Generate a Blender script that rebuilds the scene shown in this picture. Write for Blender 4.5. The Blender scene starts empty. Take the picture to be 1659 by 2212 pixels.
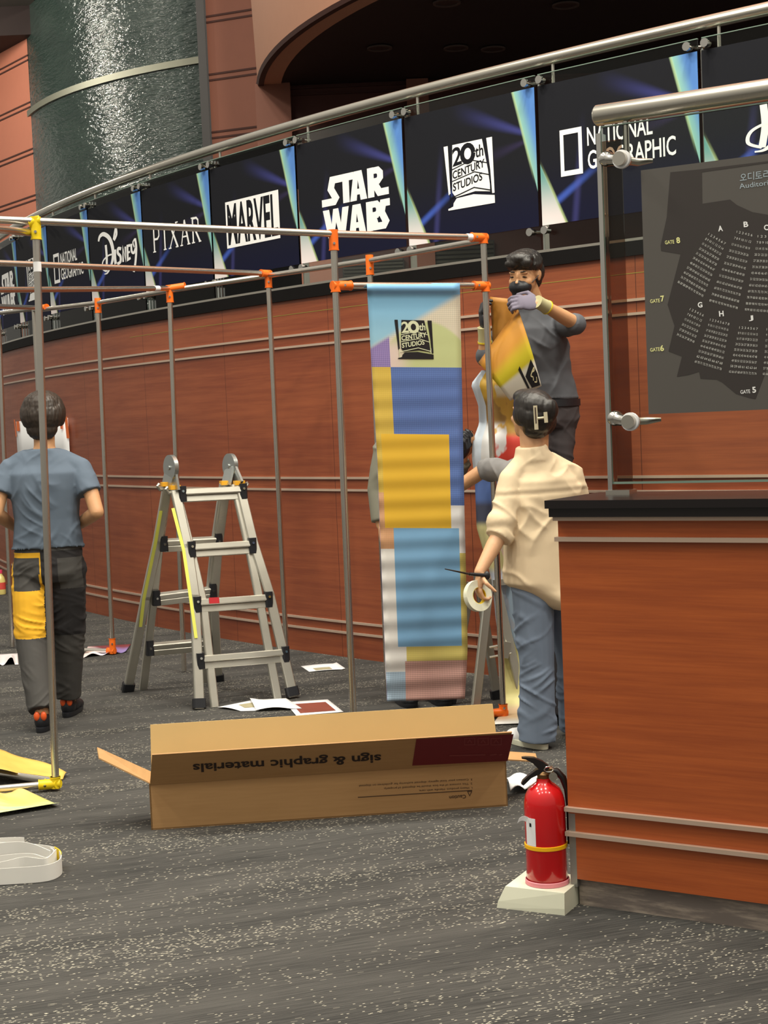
import bpy, bmesh, math, random
from mathutils import Vector, Matrix, noise
random.seed(7)
V = Vector
sc = bpy.context.scene
COL = sc.collection
PI = math.pi

# ------------------------------------------------------------------ camera
FPX, EYE = 3320.0, 1.5
PITCH, ROLL = math.atan(202 / FPX), 0.043
FW = V((0, math.cos(PITCH), -math.sin(PITCH)))
UP0 = V((0, math.sin(PITCH), math.cos(PITCH)))
RT0 = V((1, 0, 0))
RT = math.cos(ROLL) * RT0 - math.sin(ROLL) * UP0
UPV = math.sin(ROLL) * RT0 + math.cos(ROLL) * UP0
CAM = V((0, 0, EYE))
cd = bpy.data.cameras.new('camera')
cam = bpy.data.objects.new('camera', cd)
COL.objects.link(cam)
cam.matrix_world = Matrix(((RT.x, UPV.x, -FW.x, 0), (RT.y, UPV.y, -FW.y, 0), (RT.z, UPV.z, -FW.z, EYE), (0, 0, 0, 1)))
cd.sensor_fit = 'HORIZONTAL'
cd.sensor_width = 36.0
cd.lens = FPX / 1659 * 36.0
cd.clip_end = 200
sc.camera = cam

# ------------------------------------------------------------------ world, lights, exposure
sc.view_settings.view_transform = 'Standard'
sc.view_settings.look = 'None'
sc.view_settings.gamma = 1
sc.view_settings.use_curve_mapping = False
sc.view_settings.exposure = 0.0
w = bpy.data.worlds.new('hall_air')
sc.world = w
w.use_nodes = True
bgn = w.node_tree.nodes['Background']
bgn.inputs[0].default_value = (1.0, 0.94, 0.82, 1)
_tc = w.node_tree.nodes.new('ShaderNodeTexCoord')
_sx = w.node_tree.nodes.new('ShaderNodeSeparateXYZ')
_mr = w.node_tree.nodes.new('ShaderNodeMapRange')      # brighter towards the lit ceiling of the hall
w.node_tree.links.new(_tc.outputs['Generated'], _sx.inputs[0])
w.node_tree.links.new(_sx.outputs[2], _mr.inputs[0])
_mr.inputs[1].default_value, _mr.inputs[2].default_value = -0.05, 0.7
_mr.inputs[3].default_value, _mr.inputs[4].default_value = 0.26, 0.75
w.node_tree.links.new(_mr.outputs[0], bgn.inputs[1])


def area(x, y, z, power, size, tgt=None, col=(1, 0.94, 0.80)):
    l = bpy.data.lights.new('ceiling_lamp', 'AREA')
    l.shape = 'DISK'
    l.size = size
    l.energy = power
    l.color = col
    o = bpy.data.objects.new('ceiling_lamp', l)
    COL.objects.link(o)
    o.location = (x, y, z)
    if tgt:
        o.rotation_euler = (V(tgt) - V((x, y, z))).to_track_quat('-Z', 'Y').to_euler()
    return o


for lx in (-4.2, -1.4, 1.4, 4.2):
    for ly, pw in ((0.5, 70), (3.4, 130), (6.2, 170)):
        area(lx, ly, 7.6, pw, 0.5)
area(-3.5, 9.0, 8.3, 150, 0.6, (-3.0, 17, 4.5))
area(-7.0, 18.35, 6.7, 95, 0.4, (-3.05, 18.33, 5.6))
area(-7.3, 20.6, 6.75, 40, 0.3, (-3.78, 19.1, 5.6))
area(0.5, 7.0, 8.5, 330, 0.6, (-1.0, 15, 5.5))
area(-7.5, 15.5, 6.5, 70, 0.4, (-6, 20, 4.5))


# ------------------------------------------------------------------ pixel to place helpers (real planes and depths)
def ray(x, y):
    return RT * ((x - 829.5) / FPX) - UPV * ((y - 1106) / FPX) + FW


def onz(x, y, z=0.0):
    d = ray(x, y)
    return CAM + d * ((z - EYE) / d.z)


def at(x, y, Y):
    d = ray(x, y)
    return CAM + d * (Y / d.y)


def onplane(x, y, p, n):
    d = ray(x, y)
    return CAM + d * ((p - CAM).dot(n) / d.dot(n))


# ------------------------------------------------------------------ materials
def s2l(c):
    c = c / 255.0
    return c / 12.92 if c <= 0.04045 else ((c + 0.055) / 1.055) ** 2.4


def rgb(r, g, b):
    return (s2l(r), s2l(g), s2l(b), 1)


class E:
    """a value inside a node tree, with arithmetic"""
    def __init__(self, nt, s):
        self.nt, self.s = nt, s

    def _m(self, op, *a):
        n = self.nt.nodes.new('ShaderNodeMath')
        n.operation = op
        for i, x in enumerate(a):
            if isinstance(x, E):
                self.nt.links.new(x.s, n.inputs[i])
            else:
                n.inputs[i].default_value = x
        return E(self.nt, n.outputs[0])

    def __add__(s, o): return s._m('ADD', s, o)
    def __radd__(s, o): return s._m('ADD', o, s)
    def __sub__(s, o): return s._m('SUBTRACT', s, o)
    def __rsub__(s, o): return s._m('SUBTRACT', o, s)
    def __mul__(s, o): return s._m('MULTIPLY', s, o)
    def __rmul__(s, o): return s._m('MULTIPLY', o, s)
    def __truediv__(s, o): return s._m('DIVIDE', s, o)
    def abs(s): return s._m('ABSOLUTE', s)
    def sin(s): return s._m('SINE', s)
    def frac(s): return s._m('FRACT', s)
    def floor(s): return s._m('FLOOR', s)
    def gt(s, o): return s._m('GREATER_THAN', s, o)
    def lt(s, o): return s._m('LESS_THAN', s, o)
    def mn(s, o): return s._m('MINIMUM', s, o)
    def mx(s, o): return s._m('MAXIMUM', s, o)
    def pw(s, o): return s._m('POWER', s, o)

    def sm(s, a, b):
        n = s.nt.nodes.new('ShaderNodeMapRange')
        n.interpolation_type = 'SMOOTHSTEP'
        s.nt.links.new(s.s, n.inputs[0])
        n.inputs[1].default_value, n.inputs[2].default_value = a, b
        return E(s.nt, n.outputs[0])


class Mt:
    """material with a principled shader and helpers"""
    def __init__(self, name, col=(0.5, 0.5, 0.5, 1), rough=0.5, metal=0.0, **kw):
        self.m = bpy.data.materials.new(name)
        self.m.use_nodes = True
        self.nt = self.m.node_tree
        self.b = self.nt.nodes['Principled BSDF']
        self.b.inputs['Base Color'].default_value = col
        self.b.inputs['Roughness'].default_value = rough
        self.b.inputs['Metallic'].default_value = metal
        for k, v in kw.items():
            self.b.inputs[k.replace('_', ' ')].default_value = v

    def uv(self):
        n = self.nt.nodes.new('ShaderNodeUVMap')
        x = self.nt.nodes.new('ShaderNodeSeparateXYZ')
        self.nt.links.new(n.outputs[0], x.inputs[0])
        return E(self.nt, x.outputs[0]), E(self.nt, x.outputs[1])

    def obj(self):
        n = self.nt.nodes.new('ShaderNodeTexCoord')
        x = self.nt.nodes.new('ShaderNodeSeparateXYZ')
        self.nt.links.new(n.outputs['Object'], x.inputs[0])
        return [E(self.nt, x.outputs[i]) for i in range(3)]

    def vec(self, *a):
        n = self.nt.nodes.new('ShaderNodeCombineXYZ')
        for i, x in enumerate(a):
            if isinstance(x, E):
                self.nt.links.new(x.s, n.inputs[i])
            else:
                n.inputs[i].default_value = x
        return n.outputs[0]

    def noise(self, vec, scale=1.0, detail=3.0, rough=0.5):
        n = self.nt.nodes.new('ShaderNodeTexNoise')
        self.nt.links.new(vec, n.inputs['Vector'])
        n.inputs['Scale'].default_value = scale
        n.inputs['Detail'].default_value = detail
        n.inputs['Roughness'].default_value = rough
        return E(self.nt, n.outputs[0])

    def white(self, vec):
        n = self.nt.nodes.new('ShaderNodeTexWhiteNoise')
        self.nt.links.new(vec, n.inputs['Vector'])
        return E(self.nt, n.outputs[0])

    def mix(self, fac, a, b):
        n = self.nt.nodes.new('ShaderNodeMix')
        n.data_type = 'RGBA'
        for i, x in ((0, fac), (6, a), (7, b)):
            if isinstance(x, E):
                self.nt.links.new(x.s, n.inputs[i])
            elif isinstance(x, bpy.types.NodeSocket):
                self.nt.links.new(x, n.inputs[i])
            else:
                n.inputs[i].default_value = x
        return n.outputs[2]

    def col(self, s):
        self.nt.links.new(s, self.b.inputs['Base Color'])
        return self

    def rough(self, e):
        self.nt.links.new(e.s, self.b.inputs['Roughness'])
        return self

    def bump(self, e, dist, strength=1.0):
        n = self.nt.nodes.new('ShaderNodeBump')
        n.inputs['Strength'].default_value = strength
        n.inputs['Distance'].default_value = dist
        self.nt.links.new(e.s, n.inputs['Height'])
        self.nt.links.new(n.outputs[0], self.b.inputs['Normal'])
        return self


def plain(name, r, g, b, rough=0.5, metal=0.0, var=0.0, **kw):
    m = Mt(name, rgb(r, g, b), rough, metal, **kw)
    if var:
        x, y, z = m.obj()
        n = m.noise(m.vec(x, y, z), 9.0, 4.0)
        c = rgb(r, g, b)
        m.col(m.mix(n, tuple(k * (1 - var) for k in c[:3]) + (1,), tuple(min(1, k * (1 + var)) for k in c[:3]) + (1,)))
    return m


M = {}
M['steel'] = plain('brushed_steel', 206, 201, 190, 0.26, 1.0, 0.05)
M['pipe'] = plain('stainless_pipe', 214, 208, 198, 0.26, 1.0, 0.06)
M['strip'] = plain('satin_strip', 196, 172, 154, 0.38, 0.35, 0.05)
M['alu'] = plain('worn_aluminium', 204, 201, 190, 0.42, 0.85, 0.10)
M['chrome'] = plain('chrome', 214, 212, 206, 0.12, 1.0)
M['orange'] = plain('orange_plastic', 243, 112, 24, 0.42, 0, 0.05)
M['yellowp'] = plain('yellow_plastic', 236, 205, 20, 0.42, 0, 0.05)
M['blackp'] = plain('black_plastic', 30, 31, 36, 0.45, 0, 0.08)
M['black'] = plain('black_gloss', 24, 19, 20, 0.28, 0, 0.1)
M['white'] = plain('white_print', 240, 240, 240, 0.55)
M['ink'] = plain('black_print', 22, 20, 24, 0.6)
M['dkink'] = plain('brown_print', 58, 38, 26, 0.7)
M['paper'] = plain('white_paper', 238, 238, 240, 0.7, 0, 0.02)
M['red'] = plain('red_paint', 205, 18, 24, 0.18, 0, 0.03, Coat_Weight=0.5)
M['cream'] = plain('cream_plastic', 226, 226, 204, 0.4, 0, 0.03)
M['pink'] = plain('pink_rubber', 226, 140, 150, 0.5)
M['yband'] = plain('yellow_band', 248, 186, 16, 0.4)
M['skin'] = plain('skin', 208, 162, 124, 0.5, 0, 0.06, Subsurface_Weight=0.05)
M['skin_tan'] = plain('tanned_skin', 204, 154, 112, 0.5, 0, 0.06, Subsurface_Weight=0.05)
M['lip'] = plain('lips', 165, 95, 80, 0.5)
M['eyew'] = plain('eye_white', 225, 220, 212, 0.3)


def wood(name, light, dark, seam=None, su=1.2):
    m = Mt(name, rgb(*light), 0.42)
    u, v = m.uv()
    n1 = m.noise(m.vec(u * 0.9, v * 16.0, 0.0), 1.6, 5.0, 0.62)
    n2 = m.noise(m.vec(u * 2.6, v * 110.0, 3.0), 1.5, 3.0, 0.6)
    n3 = m.noise(m.vec(u * 0.45, v * 2.4, 7.0), 1.4, 2.0)
    f = (n1 * 0.55 + n2 * 0.25 + n3 * 0.35).sm(0.38, 0.78)
    c = m.mix(f, rgb(*light), rgb(*dark))
    if seam:
        t = ((u / su).frac() - 0.5).abs()
        c = m.mix(t.lt(0.0022 / su), c, rgb(*seam))
    m.col(c)
    m.rough(n1 * 0.15 + 0.34)
    m.bump(n2, 0.0006, 0.3)
    return m


M['woodwall'] = wood('cherry_wall_veneer', (152, 82, 50), (122, 59, 37), (84, 40, 26), 1.18)
M['woodcounter'] = wood('cherry_counter_veneer', (184, 94, 44), (150, 70, 31))

# carpet
m = Mt('flecked_carpet', rgb(70, 68, 64), 0.95)
x, y, z = m.obj()
ca, sa = math.cos(0.33), math.sin(0.33)
cu, cv = x * ca + y * sa, y * ca - x * sa
band = m.noise(m.vec(cu * 0.35, cv * 2.6, 0.0), 2.0, 3.0)
fine = m.noise(m.vec(cu * 2.2, cv * 95.0, 1.0), 2.0, 3.0, 0.7)
base = m.mix((band * 0.4 + fine * 0.72).sm(0.40, 0.70), rgb(38, 38, 37), rgb(76, 74, 71))
wob = m.noise(m.vec(cu * 3.0, cv * 3.0, 5.0), 1.0, 1.0) * 0.02
cellu = (cu * 135.0 + m.white(m.vec(((cv + wob) * 370.0).floor(), 0.0, 0.0)) * 9.0)
fl = m.white(m.vec(cellu.floor(), ((cv + wob) * 370.0).floor(), 2.0))
dens = m.noise(m.vec(cu * 0.6, cv * 3.5, 9.0), 1.6, 3.0, 0.6).sm(0.42, 0.72) * 0.075 + 0.004
inner = ((cellu.frac() - 0.5).abs()).lt(0.44)
fleck = fl.gt(1.0 - dens) * inner
cu2 = cu * 34.0 + m.white(m.vec((cv * 300.0).floor(), 4.0, 0.0)) * 9.0
fl2 = m.white(m.vec(cu2.floor(), (cv * 300.0).floor(), 6.0)).gt(1.0 - dens * 0.9) * ((cu2.frac() - 0.5).abs()).lt(0.3)
base = m.mix(fl2 * 0.8, base, rgb(122, 118, 108))
m.col(m.mix(fleck, base, rgb(186, 180, 163)))
m.bump(fine + m.noise(m.vec(cu * 120.0, cv * 240.0, 0.0), 1.0, 2.0), 0.004, 0.6)
M['carpet'] = m

# upper walls, drum, soffit
M['panel'] = plain('salmon_wall_paint', 190, 118, 94, 0.6, 0, 0.04)
M['brown'] = plain('brown_wall_panel', 140, 88, 70, 0.6, 0, 0.05)
M['fascia'] = plain('pink_fascia_paint', 206, 150, 122, 0.6, 0, 0.03)
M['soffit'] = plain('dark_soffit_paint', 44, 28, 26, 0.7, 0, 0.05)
M['maroon'] = plain('maroon_wall', 78, 36, 28, 0.6, 0, 0.06)
M['groove'] = plain('dark_groove', 70, 36, 28, 0.7)
M['ceil'] = plain('grey_ceiling', 112, 104, 98, 0.8, 0, 0.03)
M['dark'] = plain('dark_metal', 52, 50, 50, 0.5, 0.3)
M['louvre'] = plain('grey_louvre', 92, 90, 82, 0.5, 0.2)
M['greentrim'] = plain('steel_band', 140, 140, 126, 0.5, 0.7)
m = Mt('textured_green_glass', rgb(44, 60, 56), 0.14, 0.0, Specular_IOR_Level=0.9)
x, y, z = m.obj()
n = m.noise(m.vec(x * 0.55, y * 0.55, z * 2.4), 12.0, 3.0, 0.62)
n2 = m.noise(m.vec(x * 0.6, y * 0.6, z * 2.0), 3.0, 3.0)
m.col(m.mix(n2, rgb(34, 49, 46), rgb(60, 75, 69)))
m.bump(n, 0.024, 1.0)
M['green'] = m


def glassmat(name, tint, refl):
    g = Mt(name)
    nt = g.nt
    out = nt.nodes['Material Output']
    tr = nt.nodes.new('ShaderNodeBsdfTransparent')
    tr.inputs[0].default_value = tint
    gl = nt.nodes.new('ShaderNodeBsdfGlossy')
    gl.inputs['Roughness'].default_value = 0.03
    lw = nt.nodes.new('ShaderNodeFresnel')
    lw.inputs[0].default_value = refl
    mx = nt.nodes.new('ShaderNodeMixShader')
    nt.links.new(lw.outputs[0], mx.inputs[0])
    nt.links.new(tr.outputs[0], mx.inputs[1])
    nt.links.new(gl.outputs[0], mx.inputs[2])
    nt.links.new(mx.outputs[0], out.inputs[0])
    return g


M['glass'] = glassmat('clear_glass', (0.93, 0.96, 0.94, 1), 1.25)
M['glassedge'] = plain('glass_edge', 120, 140, 128, 0.15, 0.0, 0.0)

# printed light beam poster
m = Mt('beam_poster_print', rgb(20, 21, 28), 0.75, 0, Specular_IOR_Level=0.15)
u, v = m.uv()
c = m.mix(v.sm(0.0, 0.55), rgb(15, 17, 42), rgb(23, 24, 30))
g1 = ((v - 0.70) + (u - 0.9) * 0.52).abs() / (0.03 + (0.95 - u).abs() * 0.16)
c = m.mix((1.0 - g1.sm(0.0, 1.0)) * u.sm(0.35, 0.95) * 0.42, c, rgb(84, 88, 178))
g2 = ((v - 0.62) - (u - 0.9) * 0.25).abs() / (0.02 + (0.95 - u).abs() * 0.2)
c = m.mix((1.0 - g2.sm(0.0, 1.0)) * u.sm(0.5, 0.98) * 0.2, c, rgb(84, 70, 130))
st = ((v - 0.2) - (u - 0.16) * 0.75).abs()
c = m.mix((1.0 - st.sm(0.0, 0.05)) * (1.0 - u.sm(0.14, 0.5)) * u.gt(0.1) * 0.7, c, rgb(70, 100, 200))
st2 = ((u - 0.22) - v * 0.1).abs()
c = m.mix((1.0 - st2.sm(0.0, 0.035)) * (1.0 - v.sm(0.1, 0.8)) * 0.25, c, rgb(90, 90, 170))
# upper right wedge
ed = 0.845 + (1.0 - v) * 0.205
wr = u - ed
inside = wr.gt(0.0)
wc = m.mix(wr.sm(0.0, 0.09), rgb(136, 186, 176), rgb(86, 132, 200))
c = m.mix(inside * wr.sm(0.0, 0.006), c, wc)
c = m.mix(((1.0 - wr.abs().sm(0.0, 0.014)) * v.sm(0.3, 0.55)) * 0.75, c, rgb(176, 206, 160))
# lower left wedge
ed2 = (0.45 - v) * 0.36
wl = ed2 - u
wc2 = m.mix(v.sm(0.0, 0.4), rgb(224, 214, 214), rgb(96, 152, 148))
c = m.mix(wl.sm(0.0, 0.006), c, wc2)
c = m.mix((1.0 - wl.abs().sm(0.0, 0.016)) * (1.0 - v.sm(0.2, 0.5)) * 0.7, c, rgb(178, 198, 140))
m.col(c)
M['poster'] = m
M['posterblack'] = plain('poster_black', 20, 21, 27, 0.75, 0, 0, Specular_IOR_Level=0.15)


# ------------------------------------------------------------------ mesh builder
class MB:
    def __init__(s):
        s.v, s.f, s.uv, s.mi, s.blk, s.nb = [], [], {}, [], [], 0

    def add(s, vs, fs, mi=0, uvs=None):
        b = len(s.v)
        s.v += [tuple(p) for p in vs]
        s.blk += [s.nb] * len(vs)
        s.nb += 1
        for i, f in enumerate(fs):
            if uvs:
                s.uv[len(s.f)] = [uvs[k] for k in f]
            s.f.append([k + b for k in f])
            s.mi.append(mi)

    def hexa(s, p, mi=0, uvs=None):
        s.add(p, [(0, 3, 2, 1), (4, 5, 6, 7), (0, 1, 5, 4), (1, 2, 6, 5), (2, 3, 7, 6), (3, 0, 4, 7)], mi, uvs)

    def box(s, c, size, rz=0.0, mi=0):
        a, b, h = size[0] / 2, size[1] / 2, size[2] / 2
        R = Matrix.Rotation(rz, 3, 'Z')
        s.hexa([V(c) + R @ V(q) for q in ((-a, -b, -h), (a, -b, -h), (a, b, -h), (-a, b, -h), (-a, -b, h), (a, -b, h), (a, b, h), (-a, b, h))], mi)

    def bar(s, p0, p1, wd, th, nrm, mi=0, bev=0.0):
        p0, p1, n = V(p0), V(p1), V(nrm).normalized()
        d = (p1 - p0).normalized()
        sd = d.cross(n).normalized()
        n = sd.cross(d).normalized()
        q = []
        if bev:
            a, b, e = wd / 2, th / 2, bev
            pr = [(-a + e, -b), (a - e, -b), (a, -b + e), (a, b - e), (a - e, b), (-a + e, b), (-a, b - e), (-a, -b + e)]
            k = len(pr)
            vs = [p + sd * x + n * y for p in (p0, p1) for x, y in pr]
            fs = [(i, (i + 1) % k, (i + 1) % k + k, i + k) for i in range(k)] + [tuple(range(k))[::-1], tuple(range(k, 2 * k))]
            s.add(vs, fs, mi)
            return
        for p in (p0, p1):
            for a, b in ((-1, -1), (1, -1), (1, 1), (-1, 1)):
                q.append(p + sd * a * wd / 2 + n * b * th / 2)
        s.hexa(q, mi)

    def tube(s, pts, r, n=12, mi=0, caps=True):
        pts = [V(p) for p in pts]
        rr = r if isinstance(r, (list, tuple)) else [r] * len(pts)
        rings = []
        ref = None
        for i, p in enumerate(pts):
            t = (pts[min(i + 1, len(pts) - 1)] - pts[max(i - 1, 0)]).normalized()
            if ref is None:
                ref = t.orthogonal().normalized()
            ref = (ref - t * ref.dot(t)).normalized()
            b = t.cross(ref)
            rings.append([p + (ref * math.cos(2 * PI * k / n) + b * math.sin(2 * PI * k / n)) * rr[i] for k in range(n)])
        s.rings(rings, mi, caps)

    def rings(s, rings, mi=0, caps=True):
        n = len(rings[0])
        vs = [p for r in rings for p in r]
        fs = []
        for i in range(len(rings) - 1):
            for k in range(n):
                fs.append((i * n + k, i * n + (k + 1) % n, (i + 1) * n + (k + 1) % n, (i + 1) * n + k))
        if caps:
            fs.append(tuple(range(n))[::-1])
            fs.append(tuple(range((len(rings) - 1) * n, len(rings) * n)))
        s.add(vs, fs, mi)

    def lathe(s, prof, c=(0, 0, 0), n=24, mi=0, caps=True):
        c = V(c)
        s.rings([[c + V((r * math.cos(2 * PI * k / n), r * math.sin(2 * PI * k / n), z)) for k in range(n)] for r, z in prof], mi, caps)

    def ell(s, c, r, R=None, nu=16, nv=10, mi=0):
        c = V(c)
        R = R or Matrix.Identity(3)
        rings = []
        for j in range(nv + 1):
            a = -PI / 2 + PI * j / nv
            ca = max(math.cos(a), 0.02)
            rings.append([c + R @ V((r[0] * ca * math.cos(2 * PI * k / nu), r[1] * ca * math.sin(2 * PI * k / nu), r[2] * math.sin(a))) for k in range(nu)])
        s.rings(rings, mi)

    def limb(s, pts, rad, n=12):
        for i in range(len(pts)):
            s.ell(pts[i], (rad[i],) * 3, None, n, 8)
            if i:
                s.tube([pts[i - 1], pts[i]], [rad[i - 1], rad[i]], n)

    def grid(s, fn, nu, nv, mi=0, thick=0.0, uvscale=(1, 1)):
        P = [[V(fn(i / nu, j / nv)) for i in range(nu + 1)] for j in range(nv + 1)]
        vs = [p for r in P for p in r]
        uvs = [(i / nu * uvscale[0], j / nv * uvscale[1]) for j in range(nv + 1) for i in range(nu + 1)]
        W = nu + 1
        fs = [(j * W + i, j * W + i + 1, (j + 1) * W + i + 1, (j + 1) * W + i) for j in range(nv) for i in range(nu)]
        if thick:
            N = []
            for j in range(nv + 1):
                for i in range(nu + 1):
                    a = P[j][min(i + 1, nu)] - P[j][max(i - 1, 0)]
                    b = P[min(j + 1, nv)][i] - P[max(j - 1, 0)][i]
                    nn = a.cross(b)
                    N.append(nn.normalized() if nn.length > 1e-12 else V((0, 0, 1)))
            k = len(vs)
            vs = vs + [p - q * thick for p, q in zip(vs, N)]
            uvs = uvs + uvs
            fs = fs + [tuple(x + k for x in f[::-1]) for f in fs]
            ring = [i for i in range(W)] + [j * W + nu for j in range(1, nv + 1)] + [nv * W + i for i in range(nu - 1, -1, -1)] + [j * W for j in range(nv - 1, 0, -1)]
            for a in range(len(ring)):
                p, q = ring[a], ring[(a + 1) % len(ring)]
                fs.append((q, p, p + k, q + k))
        s.add(vs, fs, mi, uvs)

    def poly(s, pts, mi=0):
        s.add(pts, [tuple(range(len(pts)))], mi)

    def mesh(s, name, mats):
        me = bpy.data.meshes.new(name)
        me.from_pydata(s.v, [], s.f)
        for k in mats:
            me.materials.append(k.m if isinstance(k, Mt) else k)
        me.polygons.foreach_set('material_index', s.mi)
        if s.uv:
            ul = me.uv_layers.new(name='UVMap')
            for p in me.polygons:
                q = s.uv.get(p.index)
                if q:
                    for a, li in enumerate(p.loop_indices):
                        ul.data[li].uv = q[a]
        me.update()
        return me

    def build(s, name, mats, parent=None, smooth=False, angle=40):
        if not isinstance(mats, (list, tuple)):
            mats = [mats]
        me = s.mesh(name, mats)
        bm = bmesh.new()
        bm.from_mesh(me)
        bmesh.ops.recalc_face_normals(bm, faces=bm.faces)
        bm.to_mesh(me)
        bm.free()
        return link(name, me, parent, smooth, angle)


def link(name, me, parent=None, smooth=False, angle=40):
    if smooth:
        me.polygons.foreach_set('use_smooth', [True] * len(me.polygons))
        if angle < 180:
            me.set_sharp_from_angle(angle=math.radians(angle))
    o = bpy.data.objects.new(name, me)
    COL.objects.link(o)
    if parent:
        attach(o, parent)
    return o


def attach(o, parent):
    o.parent = parent
    q, t = parent, V((0, 0, 0))
    while q is not None and q.type == 'EMPTY':
        t += V(q.location)
        q = q.parent
    o.matrix_parent_inverse = Matrix.Translation(-t)


def tag(o, label=None, cat=None, group=None, kind=None):
    if label: o['label'] = label
    if cat: o['category'] = cat
    if group: o['group'] = group
    if kind: o['kind'] = kind
    return o


def thing(name, loc, label, cat, group=None):
    o = bpy.data.objects.new(name, None)
    COL.objects.link(o)
    o.empty_display_size = 0.05
    o.location = loc
    return tag(o, label, cat, group)


def copy_thing(o, delta, label):
    c = o.copy()
    COL.objects.link(c)
    c.location = V(o.location) + V(delta)
    c['label'] = label
    for ch in o.children:
        k = ch.copy()
        COL.objects.link(k)
        k.parent = c
        for g in ch.children:
            d = g.copy()
            COL.objects.link(d)
            d.parent = k
    return c


# ------------------------------------------------------------------ flat lettering
def textpolys(body, bold=0.0):
    cu = bpy.data.curves.new('lettering', 'FONT')
    cu.body = body
    cu.offset = bold
    cu.resolution_u = 3
    o = bpy.data.objects.new('lettering', cu)
    COL.objects.link(o)
    bpy.context.view_layer.update()
    me = bpy.data.meshes.new_from_object(o.evaluated_get(bpy.context.evaluated_depsgraph_get()))
    vs = [(p.co.x, p.co.y) for p in me.vertices]
    fs = [tuple(p.vertices) for p in me.polygons]
    bpy.data.objects.remove(o)
    bpy.data.curves.remove(cu)
    bpy.data.meshes.remove(me)
    x0, x1 = min(p[0] for p in vs), max(p[0] for p in vs)
    y0, y1 = min(p[1] for p in vs), max(p[1] for p in vs)
    return [((x - x0) / (x1 - x0), (y - y0) / (y1 - y0)) for x, y in vs], fs


def stagger(me, mb, n, step):
    # overprinted shapes sit a hair in front of the ones before them
    for vt, k in zip(me.vertices, mb.blk):
        vt.co += n * (step * k)


class Art:
    """2-D shapes in units of their own, mapped through fn(x, y) -> point"""
    def __init__(s, mb, fn):
        s.mb, s.fn = mb, fn

    def poly(s, pts, mi=0):
        s.mb.poly([s.fn(*p) for p in pts], mi)

    def rect(s, x0, y0, x1, y1, mi=0):
        s.poly([(x0, y0), (x1, y0), (x1, y1), (x0, y1)], mi)

    def text(s, body, x0, y0, x1, y1, mi=0, bold=0.0, shear=0.0):
        vs, fs = textpolys(body, bold)
        s.mb.add([s.fn(x0 + a * (x1 - x0), y0 + b * (y1 - y0) + shear * a * (x1 - x0)) for a, b in vs], fs, mi)

    def stroke(s, pts, wd, mi=0, curve=False, taper=None):
        P = [V((p[0], p[1])) for p in pts]
        if curve:
            Q = []
            for i in range(len(P) - 1):
                a, b, c, d = P[max(i - 1, 0)], P[i], P[i + 1], P[min(i + 2, len(P) - 1)]
                for k in range(6):
                    t = k / 6
                    Q.append(0.5 * ((2 * b) + (c - a) * t + (2 * a - 5 * b + 4 * c - d) * t * t + (3 * b - a - 3 * c + d) * t ** 3))
            P = Q + [P[-1]]
        n = len(P)
        L, R = [], []
        for i, p in enumerate(P):
            d1 = (P[i] - P[i - 1]).normalized() if i else (P[1] - P[0]).normalized()
            d2 = (P[i + 1] - P[i]).normalized() if i < n - 1 else d1
            t = (d1 + d2)
            t = t.normalized() if t.length > 1e-6 else d1
            nn = V((-t.y, t.x))
            k = 1 / max(0.5, nn.dot(V((-d1.y, d1.x))))
            h = wd / 2 * k * (taper(i / (n - 1)) if taper else 1)
            L.append(p + nn * h)
            R.append(p - nn * h)
        for i in range(n - 1):
            s.poly([tuple(L[i]), tuple(L[i + 1]), tuple(R[i + 1]), tuple(R[i])], mi)


def logo_space(a, w_, h_):            # STAR / WARS block letters, 226 x 185 units
    def R_(x, y):
        a.rect(x, y, x + 21, y + 87)
        a.stroke([(x + 10, y + 77), (x + 34, y + 77), (x + 42, y + 68), (x + 42, y + 54), (x + 34, y + 45), (x + 10, y + 45)], 19)

    def A_(x, y):
        a.poly([(x, y), (x + 15, y + 87), (x + 28, y + 87), (x + 28, y + 60), (x + 25, y + 34), (x + 28, y + 34), (x + 28, y + 17), (x + 24, y + 17), (x + 22, y)])
        a.poly([(x + 57, y), (x + 42, y + 87), (x + 28, y + 87), (x + 28, y + 60), (x + 32, y + 34), (x + 28, y + 34), (x + 28, y + 17), (x + 33, y + 17), (x + 35, y)])
    a.stroke([(0, 109), (42, 109), (49, 119), (33, 148), (40, 174), (112, 174)], 22)
    a.rect(74, 98, 96, 166)
    A_(98, 98)
    R_(158, 98)
    a.stroke([(180, 138), (196, 109), (226, 109)], 21)
    a.poly([(2, 87), (24, 87), (31, 42), (38, 87), (56, 87), (63, 42), (70, 87), (92, 87), (76, 0), (57, 0), (47, 46), (37, 0), (18, 0)])
    A_(90, 0)
    R_(150, 0)
    a.stroke([(172, 40), (180, 11), (206, 11), (213, 22), (200, 50), (206, 76), (228, 76)], 21)


def logo_red(a, w_, h_):              # boxed letters, 100 x 44
    a.rect(0, 0, 100, 44)
    a.text('MARVEL', 3, 2.5, 97, 41.5, 1, 0.028)


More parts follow.
